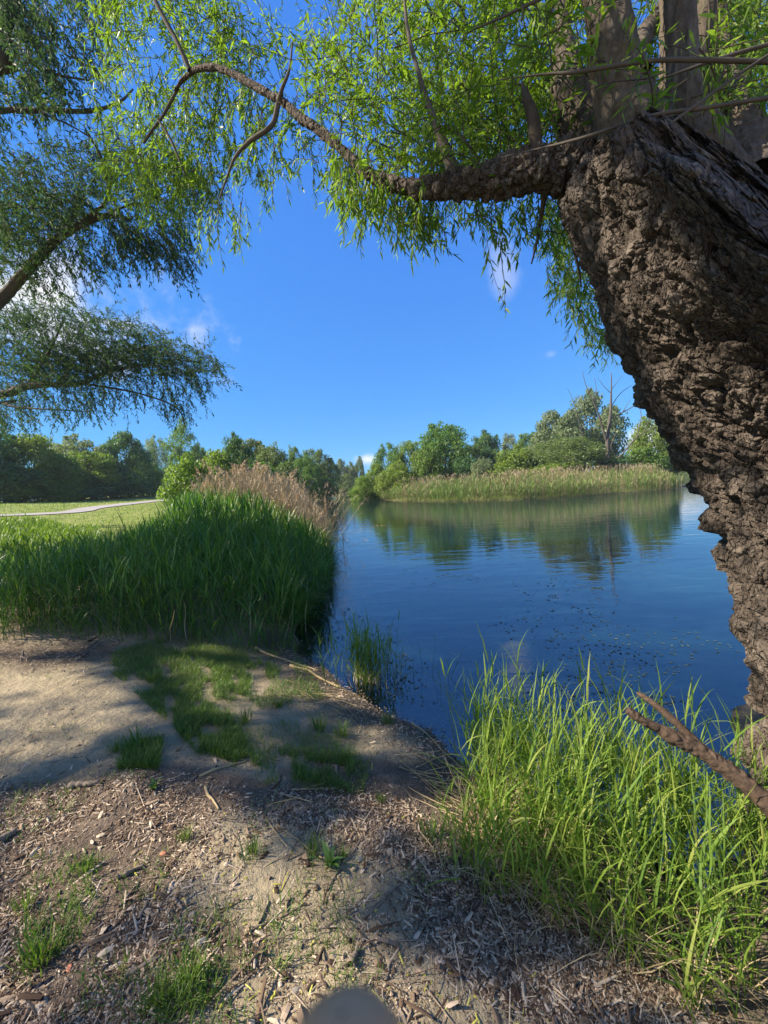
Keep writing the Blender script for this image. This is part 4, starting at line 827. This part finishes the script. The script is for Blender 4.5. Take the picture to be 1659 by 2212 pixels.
# bright reeds on the near bank, right
rp = wpoly([(1000, 1700), (1060, 1660), (1250, 1720), (1500, 1880), (1640, 1990), (1760, 2110), (1600, 2070), (1380, 1960), (1180, 1860), (1060, 1800)], .3)
q = sample_poly(rp, 150, g); tall = .24 + .36 * g.random(150)
r1, _ = reedbed(on_ground(q), tall, 6, .30, .0082, 6, g, stem=.0028, lean=.16, droop=1.2)
rw = wpoly([(985, 1650), (1060, 1610), (1300, 1660), (1560, 1800), (1700, 1900), (1640, 1990), (1450, 1900), (1250, 1770), (1060, 1700)], .1)
q = sample_poly(rw, 230, g); r2, _ = reedbed(on_ground(q), .34 + .52 * g.random(230) ** 2.2, 7, .30, .0088, 6, g, stem=.003, lean=.12, droop=1.1)
rs = wpoly([(930, 1790), (1060, 1760), (1250, 1880), (1450, 2000), (1659, 2110), (1500, 2070), (1300, 1960), (1100, 1880), (960, 1840)], .35)
q = sample_poly(rs, 90, g); r3, _ = reedbed(on_ground(q), .18 + .22 * g.random(90), 4, .2, .009, 5, g, stem=.002, lean=.3, droop=1.3)
mb = MB()
for b in (r1, r2, r3): mb.add(np.concatenate(b.V), *b.Fs)
tag(mb.build('reeds', M_reed, smooth=False), kind='stuff')
q = sample_poly(rp, 330, g); q = np.concatenate([q[:200], sample_poly(wpoly([(985, 1660), (1080, 1630), (1260, 1740), (1200, 1840), (1020, 1790)], .25), 260, g), sample_poly(rs, 130, g)]); dz_ = blades(on_ground(q), g.random(590) * 6.28, .12 + .3 * g.random(590), .0045, .25 + .9 * g.random(590), .9 * g.random(590), 4, .10, g)
tag(MB().add(*dz_).build('dry_reeds', M_dry, smooth=False), kind='stuff')

# ------------------------------------------------------------------ grasses, litter and small things on the bank
q = sample_poly([(-6.5, 4.6), (-1.2, 4.3), (-1.0, 4.7), (-2.5, 5.2), (-6.5, 5.4)], 900, g)
tag(MB().add(*blades(on_ground(q), g.random(900) * 6.28, .15 + .3 * g.random(900), .011, .1 + .5 * g.random(900), .4 + 1.0 * g.random(900), 4, .06, g)).build('grass', M_reed_l, smooth=False), kind='stuff')
n = 6500; dd_ = 7.5 + 10 * g.random(n); pp = at_depth(-90 + 300 * g.random(n) ** 1.2, np.full(n, 1100.0), dd_); q = pp[:, :2]; Wp = on_ground(q)      # bright weeds in the sun at the left
w1, _ = reedbed(Wp, cap_height(Wp, .3 + .55 * g.random(n), [(-90, 1092), (50, 1100), (95, 1118), (140, 1135), (210, 1160)], g, 1.1), 6, .17, .03, 3, g, stem=.003, lean=.25, droop=1.2)
tag(w1.build('weeds', M_weed, smooth=False), kind='stuff')
q = np.stack([-g.uniform(0, 1, 16000) ** .8 * 40 - 4.5, 9 + g.uniform(0, 1, 16000) ** 1.4 * 40], -1); q = q[(q[:, 0] < -.35 * q[:, 1]) & (sdf(q[:, 0], q[:, 1], SHORE) > 1)]
dpath = np.min(np.hypot(q[:, None, 0] - pc[None, ::3, 0], q[:, None, 1] - pc[None, ::3, 1]), 1); q = q[dpath > 1.5]
tag(MB().add(*blades(on_ground(q), g.random(len(q)) * 6.28, .08 + .12 * g.random(len(q)), .02 + .0012 * q[:, 1], .2 + .5 * g.random(len(q)), .8, 2, .05, g)).build('grass', M_weed, smooth=False), kind='stuff')

def pxw(px, py): r = at_z(px, py, .38); z = tz(r[0], r[1]); r = at_z(px, py, z); return np.array([r[0], r[1], tz(r[0], r[1])])
# short sward, thin in between the bare sand
pts_ = []
for poly, n in [(GREEN[0], 24000), (GREEN[1], 3000), (GREEN[2], 2200), ([(330, 1365), (640, 1350), (700, 1440), (560, 1480), (420, 1420)], 6000), ([(420, 1560), (620, 1500), (800, 1560), (780, 1650), (560, 1640)], 2600), ([(40, 1980), (130, 1900), (230, 1900), (180, 2000), (60, 2080)], 500), ([(370, 2060), (450, 2040), (480, 2110), (400, 2160), (300, 2170)], 420), ([(60, 1830), (230, 1820), (200, 1900), (60, 1900)], 260)]:
    a_ = sample_poly(poly, n, g); a_ = a_[fbm(np.concatenate([a_ / 28, 0 * a_[:, :1]], 1), 2) > -.26]; W_ = at_z(a_[:, 0], a_[:, 1], .38); pts_.append(W_[:, :2])
a_ = sample_poly([(-60, 1385), (600, 1385), (960, 1600), (960, 1900), (700, 2212), (-60, 2260)], 5200, g); W_ = at_z(a_[:, 0], a_[:, 1], .38); pts_.append(W_[fbm(W_ * np.array([2.6, 2.6, 0]) + 50, 3) > .16][:, :2])
q = np.concatenate(pts_); tag(MB().add(*blades(on_ground(q), g.random(len(q)) * 6.28, .03 + .055 * g.random(len(q)), .0035, .2 + .7 * g.random(len(q)), .7 * g.random(len(q)), 3, .1, g)).build('grass', M_grass, smooth=False), kind='stuff')
# bark chips, leaf litter and reed straw
def chips(q, L, W, g):
    n = len(q); c = on_ground(q) + [0, 0, .003]; a = g.random(n) * 6.283; d = np.stack([np.cos(a), np.sin(a), g.normal(size=n) * .22], -1); s = np.stack([-np.sin(a), np.cos(a), g.normal(size=n) * .3], -1)
    L = L * np.exp(g.normal(size=n) * .5); W = W * np.exp(g.normal(size=n) * .4); d = d * L[:, None] / 2; s = s * W[:, None] / 2; up = np.array([0, 0, 1.0]) * (W * .35)[:, None]
    c = c + np.array([0, 0, 1.0]) * (np.abs(d[:, 2]) * .7)[:, None]; k = up * g.normal(size=n)[:, None] * .8
    V = np.stack([c - d - s * .6, c - d + s * .6, c + s + k * .5 + up * .5, c + d + s * .5, c + d - s * .7, c - s + k * .5, c + up], 1).reshape(-1, 3); o = np.arange(n)[:, None] * 7
    return V, np.concatenate([o + np.array([[6, i, (i + 1) % 6]]) for i in range(6)])
mb = MB()
for poly, n in zip(LITTER + [[(-60, 1385), (600, 1385), (960, 1600), (1000, 1900), (1659, 2200), (1659, 2260), (-60, 2260)]], [25000, 24000, 3500, 7000, 1500]):
    a_ = sample_poly(poly, n, g); a_ = a_ + g.normal(size=a_.shape) * [32, 16]; W_ = at_z(a_[:, 0], np.maximum(a_[:, 1], 1300), .38)[:, :2]
    W_ = W_[fbm(np.concatenate([W_ * 3.2, 0 * W_[:, :1]], 1), 3) > -.45 * g.random(len(W_)) ** .5]; mb.add(*chips(W_, .017, .0045, g))
a_ = sample_poly([(-60, 1385), (600, 1385), (1000, 1600), (1000, 1900), (1659, 2200), (1659, 2260), (-60, 2260)], 26000, g); W_ = at_z(a_[:, 0], a_[:, 1], .38)[:, :2]; W_ = W_[fbm(np.concatenate([W_ * 5, 0 * W_[:, :1]], 1), 4) > -.5 + .75 * g.random(len(W_))]; mb.add(*chips(W_, .007, .0028, g))
el = spline([(*p_, 0) for p_ in zpts((1120, 1700), (1000, 1640), (935, 1575), (850, 1545), (765, 1500), (700, 1440), (640, 1400))], 500)[:, :2]; k = g.integers(0, 500, 3600); mb.add(*chips(el[k] + g.normal(size=(3600, 2)) * .16 + [-.12, -.08], .02, .0042, g))
for n_, L_, W_s in ((170, .048, .013), (520, .026, .012), (420, .075, .004)):
    a_ = sample_poly([(-60, 1560), (400, 1560), (900, 1640), (1000, 1850), (1659, 2180), (1659, 2260), (-60, 2260)], n_, g); mb.add(*chips(at_z(a_[:, 0], a_[:, 1], .38)[:, :2], L_, W_s, g))
tag(mb.build('bark_litter', M_litter, smooth=False), kind='stuff')
a_ = sample_poly([(300, 2212), (250, 1800), (800, 1560), (1100, 1950), (1659, 2150), (1659, 2230)], 260, g); W_ = at_z(a_[:, 0], a_[:, 1], .38)[:, :2]; mb = MB(); mb.add(*chips(W_, .016, .005, g))
tag(mb.build('fallen_leaves', leaf_mat('yellow fallen leaves', [(.4, .36, .04), (.55, .5, .1)], transl=.2), smooth=False), kind='stuff')
mb = MB()
for poly, n in [([(540, 1395), (720, 1440), (760, 1480), (640, 1450)], 14), ([(960, 1680), (1200, 1760), (1500, 1980), (1250, 1860), (1000, 1790)], 90), ([(850, 1530), (990, 1600), (960, 1680), (820, 1600)], 30), ([(540, 1700), (640, 1650), (600, 1780)], 7)]:
    a_ = sample_poly(poly, n, g); W_ = on_ground(at_z(a_[:, 0], a_[:, 1], .35)[:, :2]) + [0, 0, .008]; d_ = nrm(np.stack([.9 + 0 * W_[:, 0], -.5 + g.normal(size=n) * .5, g.normal(size=n) * .08], -1)); ll = .12 + .25 * g.random(n)
    pts = strands(W_, d_, ll, 4, 0, .04, g); pts[..., 2] = np.maximum(pts[..., 2], terrain(pts[..., 0], pts[..., 1]) + .004); mb.add(*tubes(pts, np.full((n, 5), .0024), 4))
tag(mb.build('reed_straw', M_cane, smooth=False), kind='stuff')

# single sticks
def stick(px0, py0, px1, py1, wpx, label, mat=M_stick, name='stick', group=None, knots=1, lift=.0):
    A_, B_ = pxw(px0, py0), pxw(px1, py1); d = np.hypot(A_[1], A_[2] - CAM[2]); r = wpx / 2 / K / F * d * .75; gg = np.random.default_rng(int(px0 * 3 + py0))
    n = 14; t = np.linspace(0, 1, n)[:, None]; C_ = A_ * (1 - t) + B_ * t; side = nrm(np.cross(B_ - A_, [0, 0, 1.0])); L_ = np.linalg.norm(B_ - A_)
    C_ = C_ + side * L_ * .05 * fbm(np.concatenate([t * 3 + px0, 0 * t, 0 * t], 1), 2)[:, None]; C_[:, 2] = np.maximum(terrain(C_[:, 0], C_[:, 1]) + r * .7, C_[:, 2] * 0 + terrain(C_[:, 0], C_[:, 1]) + r * .7) + lift * np.sin(np.pi * t[:, 0])
    rad = r * (1.1 - .5 * t[:, 0]) * (1 + .15 * gg.normal(size=n)); mb = MB().add(*rough_tube(np.concatenate([C_, rad[:, None]], 1), 9, .22, 30))
    for k in range(knots):
        i0 = gg.integers(4, 11); e = C_[i0] + nrm(side * gg.choice([-1, 1]) + (B_ - A_) / L_ * .9 + [0, 0, .25]) * L_ * .16; pp = spline([C_[i0], (C_[i0] + e) / 2, e], 5); mb.add(*tubes(pp[None], np.linspace(r * .55, r * .25, 5)[None], 5))
    base = C_[0]; return tag(mb.build(name, mat, loc=base), label, 'stick', group)
for a in [((272, 2112, 348, 2068, 13), 'thick dark stick on the bare sand near the bottom left'), ((757, 2085, 773, 2048, 16), 'short stubby dark stick lying alone on the sand near the bottom middle'),
          ((255, 1902, 310, 1870, 12), 'stout brown stick among bark litter at the edge of the sunlit sand'), ((150, 1700, 215, 1692, 14), 'flat grey piece of bark on the litter at the left'),
          ((0, 1822, 36, 1800, 16), 'dark stick cut off by the left edge of the picture'), ((300, 1990, 318, 1950, 9), 'short upright-looking brown stick above the thick dark one'),
          ((258, 1960, 300, 1905, 7), 'thin dark stick between the stout brown stick and the sand'), ((430, 1680, 535, 1640, 6), 'long thin pale stick between two grass patches'),
          ((440, 1700, 470, 1745, 6), 'pale stick slanting down towards the bare sand mound'), ((555, 1395, 690, 1440, 6), 'long pale reed stalk lying at the water edge'),
          ((630, 1430, 735, 1470, 6), 'pale stalk pointing at the reed clump in the water'), ((890, 1540, 1000, 1640, 4), 'thin arching pale stalk at the water edge beside the bright reeds'),
          ((700, 1920, 790, 1790, 5), 'crooked dark twig on the shaded litter in the middle'), ((545, 2000, 660, 1950, 5), 'slim brown twig across the sunny sand'),
          ((560, 1990, 580, 1950, 6), 'short slim twig leaning on the sunny sand'), ((785, 1985, 870, 1905, 5), 'long thin twig in the shade left of the reeds'),
          ((833, 2010, 840, 1950, 4), 'thin straight twig near the bottom middle of the sand'), ((1340, 2070, 1420, 2150, 4), 'thin twig on the dark litter below the reeds'),
          ((835, 2120, 842, 2070, 5), 'thin twig standing out on the sunlit sand at the bottom'), ((375, 1940, 395, 1965, 8), 'small dark stub of wood near the thick dark stick')]:
    stick(*a[0], a[1], M_cane if 'pale' in a[1] else M_stick, knots=0 if 'pale' in a[1] or 'stub' in a[1] else 1)
gs = np.random.default_rng(88)
for k in range(46):
    c_ = sample_poly(LITTER[[0, 1, 0, 2][k % 4]] if k % 5 else [(300, 1900), (900, 1800), (1000, 2100), (400, 2150)], 1, gs)[0]; a = gs.random() * 6.28; l = 14 + 26 * gs.random()
    if c_[0] < 5 or c_[1] > 2190: continue
    stick(c_[0], c_[1], c_[0] + l * math.cos(a), c_[1] + l * .6 * math.sin(a), 3.5 + 3 * gs.random(), 'small brown twig scattered on the bank', group='twigs scattered on the bank', knots=0)

# grass tufts
def tuft_mesh(seed, n, L, W, mat, lean=.5, curve=.9):
    gg = np.random.default_rng(seed); P_ = np.concatenate([gg.normal(size=(n, 2)) * L * .22, np.zeros((n, 1)) - .005], 1)
    o = MB().add(*blades(P_, np.arctan2(P_[:, 1], P_[:, 0]) + gg.normal(size=n) * .5, L * (.5 + .7 * gg.random(n)), W, lean * gg.random(n), curve * gg.random(n), 4, .07, gg)).build('grass_tuft', mat, smooth=False); return o
TU = [tuft_mesh(i, 70, .11, .0042, M_grass) for i in range(3)]; used = set()
for k, (px, py, s, lab) in enumerate([
    (330, 1475, 1.1, 'thick grass tuft at the left of the mossy patch'), (600, 1520, .8, 'small tuft on the bare ground right of the mossy patch'), (690, 1570, 1.2, 'bright tuft nearest the water on the open bank'),
    (735, 1580, 1.0, 'tuft just right of the bright tuft on the open bank'), (460, 1625, .8, 'yellow-green tuft on litter in the middle left'), (545, 1850, .85, 'dark tuft standing on the bare sand mound'),
    (675, 1840, .8, 'short yellowish tuft left of the broad-leaved weed'), (740, 1850, .6, 'little tuft right of the broad-leaved weed'), (80, 2080, 1.1, 'long-bladed tuft in the lower left corner'), (55, 1960, .7, 'sparse tuft on litter above the lower left tuft'),
    (410, 2120, 1.0, 'ragged tuft near the thick dark stick'), (340, 2160, .8, 'tuft at the bottom edge left of the finger'), (300, 1610, 1.2, 'dense dark tuft on the sand in the shade'), (250, 1620, .9, 'dark tuft left of the dense one in the shade'),
    (430, 1540, .9, 'tuft at the lower end of the mossy patch'), (530, 1560, 1.0, 'dark tuft in the shade below the mossy patch'), (745, 1640, .8, 'bright tuft on the pink litter by the bare shore'), (650, 1665, .7, 'tiny leafy tuft alone on the litter'),
    (835, 1545, .9, 'sparse tuft at the shore beside the water'), (480, 1450, .9, 'sunlit tuft in the mossy patch'), (560, 1430, .8, 'tuft in the mossy patch towards the reeds'), (400, 1420, 1.0, 'tuft at the top of the mossy patch below the reeds'),
    (700, 1640, .6, 'small faded tuft on the litter in the middle'), (180, 1880, .8, 'thin tuft in the litter at the left'), (400, 1810, .6, 'short tuft where litter meets the sand mound'), (930, 1800, 1.0, 'tuft at the left corner of the bright reeds'), (820, 1720, .5, 'tiny tuft on pink litter near the bright reeds')]):
    b_ = pxw(px, py); o = TU[k % 3]
    if k % 3 in used: o = dup(o, (0, 0, 0))
    used.add(k % 3); o.location = b_.tolist(); o.rotation_euler = (0, 0, k * 1.7); o.scale = (s, s, s); tag(o, lab, 'grass tuft', 'grass tufts on the bank')

# broad-leaved weed, clover-like seedling
def weed(px, py, n, L, W, label):
    b_ = pxw(px, py); gg = np.random.default_rng(int(px)); t = empty('broadleaf_weed', b_, label, 'plant')
    for k in range(n):
        m_ = MB(); az = np.array([k * 2.4 + gg.normal() * .2]); V_, F_ = blades(b_[None], az, L * (.6 + .5 * gg.random()), W, .25 + .5 * gg.random(), .9, 7, .02, gg)
        m_.add(V_, F_).build('leaf', M_broad, t, smooth=True, loc=b_)
    MB().add(*tubes(np.stack([b_ - [0, 0, .01], b_ + [0, 0, .02], b_ + [0, .005, .045]])[None], np.array([[.004, .003, .002]]), 5)).build('stem', M_broad, t, loc=b_)
weed(712, 1868, 9, .13, .030, 'broad-leaved green weed with a rosette of pointed leaves on the sand'); weed(332, 1702, 6, .07, .022, 'small low weed on the litter beside the grey piece of bark')
# stones and a brick chip
def pebble(px, py, wpx, mat, label, name='stone'):
    b_ = pxw(px, py); d = np.linalg.norm(b_ - CAM); r = wpx / 2 / K / F * d; bm_ = MB(); nu, nv = 8, 6; uu, vv = np.meshgrid(np.arange(nu) / nu * 6.283, np.linspace(.02, 3.12, nv), indexing='ij')
    D_ = np.stack([np.cos(uu) * np.sin(vv), np.sin(uu) * np.sin(vv), np.cos(vv)], -1); V_ = D_ * (1 + .6 * fbm(D_ * 1.9 + px, 3))[..., None] * np.array([1, .7, .34]) * r
    i, j = np.meshgrid(np.arange(nu), np.arange(nv - 1), indexing='ij'); f_ = np.stack([i * nv + j, i * nv + j + 1, (i + 1) % nu * nv + j + 1, (i + 1) % nu * nv + j], -1).reshape(-1, 4)
    o = bm_.add(V_.reshape(-1, 3), f_).build(name, mat, smooth=False); o.location = (b_ + [0, 0, r * .25]).tolist(); o.rotation_euler = (0, 0, px); return tag(o, label, 'stone')
pebble(352, 1845, 10, M_brick, 'reddish brick chip in the litter', 'brick_chip'); pebble(638, 2135, 13, M_stone, 'flat pale stone on the sand near the finger'); pebble(776, 1852, 15, M_stone, 'small pale stone right of the broad-leaved weed')
pebble(415, 1975, 11, M_stone, 'pale stone on the sunny sand left of the middle'); pebble(150, 2095, 9, M_brick, 'rusty brown fragment on litter in the lower left', 'brick_chip')
pebble(885, 1490, 26, M_treebark, 'dark lump of rotten wood lying in the shallow water', 'wood_lump')

# reed clump standing in the shallows
cb = at_z(800, 1468, 0.0); cb = np.array([cb[0], cb[1], tz(cb[0], cb[1])])
cl = empty('reed_clump', cb, 'lone reed clump standing in the shallow water by the bank', 'plant')
n = 95; pq = cb + np.concatenate([g.normal(size=(n, 2)) * [.15, .09], np.zeros((n, 1))], 1); m1, _ = reedbed(pq, .32 + .32 * g.random(n), 5, .22, .009, 5, g, stem=.0025, lean=.15, droop=1.0)
n = 26; pq = cb + np.concatenate([g.normal(size=(n, 2)) * [.22, .10] + [.32, -.02], np.zeros((n, 1))], 1); m2, _ = reedbed(pq, .18 + .2 * g.random(n), 2, .12, .007, 4, g, stem=.0025, lean=.25, droop=1.2); m1.add(np.concatenate(m2.V), *m2.Fs).build('blades', M_reed, cl, smooth=False, loc=cb)
n = 60; pq = cb + np.concatenate([g.normal(size=(n, 2)) * [.13, .08], np.zeros((n, 1))], 1); MB().add(*blades(pq, g.random(n) * 6.28, .2, .008, .3, 1.3 * g.random(n), 4, .1, g)).build('dead_base', M_dry, cl, smooth=False, loc=cb)

# broken forked branch leaning out of the reeds
bp = limb_path([(1790, 1860, 1.25, 74), (1659, 1735, 1.35, 62), (1580, 1668, 1.42, 52), (1510, 1620, 1.47, 48), (1450, 1590, 1.50, 44), (1425, 1575, 1.52, 32), (1390, 1558, 1.53, 26), (1372, 1546, 1.54, 27), (1356, 1533, 1.55, 22)], 160) * [1, 1, 1, .8]
b2 = limb_path([(1530, 1632, 1.47, 34), (1480, 1580, 1.52, 24), (1440, 1543, 1.56, 20), (1405, 1515, 1.60, 18), (1386, 1502, 1.62, 15), (1375, 1496, 1.63, 5)], 36) * [1, 1, 1, .8]
bb = bp[0, :3]; br = empty('broken_branch', bb, 'broken forked brown branch sticking out from beside the willow trunk over the reeds', 'branch')
MB().add(*rough_tube(bp, 40, .22, 34)).build('stem', M_wood, br, loc=bb); MB().add(*rough_tube(b2, 28, .22, 38)).build('fork', M_wood, br, loc=bb)

# driftwood far out, floating pondweed flecks
def log(px0, py0, px1, py1, wpx, label):
    A_, B_ = at_z(px0, py0, .03), at_z(px1, py1, .03); r = wpx / 2 / K / F * A_[1]; t = np.linspace(0, 1, 12)[:, None]; C_ = A_ * (1 - t) + B_ * t; rad = r * (1 - .4 * t[:, 0])
    return tag(MB().add(*rough_tube(np.concatenate([C_, rad[:, None]], 1), 10, .2, 3)).build('driftwood_log', M_dead, loc=A_), label, 'log')
log(700, 1066, 738, 1063, 4, 'pale driftwood log floating at the end of the channel'); log(785, 1075, 812, 1076, 5, 'dark log lying at the water line by the tip of the island'); log(1462, 1052, 1510, 1046, 6, 'driftwood log at the right end of the island beside the trunk')
n = 1700; pq = sample_poly([(700, 1220), (1250, 1250), (1640, 1400), (1640, 1530), (1000, 1560), (840, 1540), (740, 1420), (660, 1380)], n, g); W_ = at_z(pq[:, 0], pq[:, 1], .004); keep = (terrain(W_[:, 0], W_[:, 1]) < -.02) & (fbm(W_ * np.array([1.2, 1.2, 1]), 3) > .02); W_ = W_[keep]; n = len(W_)
a = g.random(n) * 6.28; s_ = (.006 + .012 * g.random(n)) * (1 + .12 * W_[:, 1]); c_ = np.stack([np.cos(a), np.sin(a), 0 * a], -1) * s_[:, None]; d_ = np.stack([-np.sin(a), np.cos(a), 0 * a], -1) * (s_ * .5)[:, None]
M_pond = rough_mat('pondweed', [(.04, .06, .05), (.10, .13, .11)], scale=30, bump=0, island=.8)
tag(MB().add(np.stack([W_ - c_, W_ + d_, W_ + c_, W_ - d_], 1).reshape(-1, 3), np.arange(n * 4).reshape(-1, 4)).build('pondweed', M_pond, smooth=False), kind='stuff')

# fingertip of the photographer at the lower edge of the lens
M_skin = bpy.data.materials.new('skin'); nt = NT(M_skin); p = nd(nt, 'ShaderNodeBsdfPrincipled', i_Roughness=.5, i_Base_Color=(.60, .28, .13, 1)); o = nd(nt, 'ShaderNodeOutputMaterial'); ln(nt, p.outputs[0], o.inputs['Surface'])
M_nail = bpy.data.materials.new('nail'); nt = NT(M_nail); p = nd(nt, 'ShaderNodeBsdfPrincipled', i_Roughness=.3, i_Base_Color=(.55, .30, .18, 1)); o = nd(nt, 'ShaderNodeOutputMaterial'); ln(nt, p.outputs[0], o.inputs['Surface'])
cv = lambda x, y, z: CAM + MRn @ np.array([x, y, z])
def cam_px(px, py, d): return np.array([(px / K - 384) / F * d, -(py / K - 512) / F * d, -d])
tipc = cam_px(750, 2358, .046); ax = nrm(np.array([.10, -1.0, .16])); rr = .0086
st = [(-.0078, .03), (-.0076, .22), (-.0068, .50), (-.0050, .76), (-.0020, .94), (.003, 1.0), (.010, 1.02), (.020, 1.0), (.026, 1.07), (.032, 1.03), (.042, .98), (.054, 1.04), (.060, 1.0), (.066, .5), (.068, .05)]
pth = np.array([[*(tipc + ax * s_), rr * w_] for s_, w_ in st]); pth[:, :3] = CAM + pth[:, :3] @ MRn.T; pth = spline(pth, 60)
fb = pth[-1, :3]; fin = empty('finger', fb, 'blurred fingertip intruding at the bottom edge over the sand', 'finger')
V_, F_, c_ = tubes(pth[None, :, :3], np.maximum(pth[None, :, 3], .0003), 24); MB().add(V_, F_, c_[:, ::-1]).build('skin', M_skin, fin, loc=fb)
nu, nv = 9, 9; uu, vv = np.meshgrid(np.linspace(-.75, .75, nu), np.linspace(-.002, .010, nv), indexing='ij'); nc = tipc + ax * vv[..., None] + (np.sin(uu)[..., None] * np.array([1, 0, 0]) - np.cos(uu)[..., None] * np.array([0, .0, 1.0])) * (rr * 1.03 * (1 - .12 * np.clip(-vv / .004, 0, 1))[..., None])
i, j = np.meshgrid(np.arange(nu - 1), np.arange(nv - 1), indexing='ij'); q = i * nv + j
MB().add((CAM + nc @ MRn.T).reshape(-1, 3), np.stack([q, q + nv, q + nv + 1, q + 1], -1).reshape(-1, 4)).build('nail', M_nail, fin, loc=fb)

# ------------------------------------------------------------------ the air over the lake
hz = MB().add(np.array([(x, y, z) for x in (-425., 425.) for y in (-125., 425.) for z in (-3., 24.)]), [(0, 1, 3, 2), (4, 6, 7, 5), (0, 4, 5, 1), (2, 3, 7, 6), (0, 2, 6, 4), (1, 5, 7, 3)])
M_hz = bpy.data.materials.new('haze'); nt = NT(M_hz); v_ = nd(nt, 'ShaderNodeVolumePrincipled', i_Density=.0004); v_.inputs['Color'].default_value = (.85, .92, 1, 1); o = nd(nt, 'ShaderNodeOutputMaterial'); ln(nt, v_.outputs[0], o.inputs['Volume'])
tag(hz.build('haze', M_hz, smooth=False), kind='stuff')
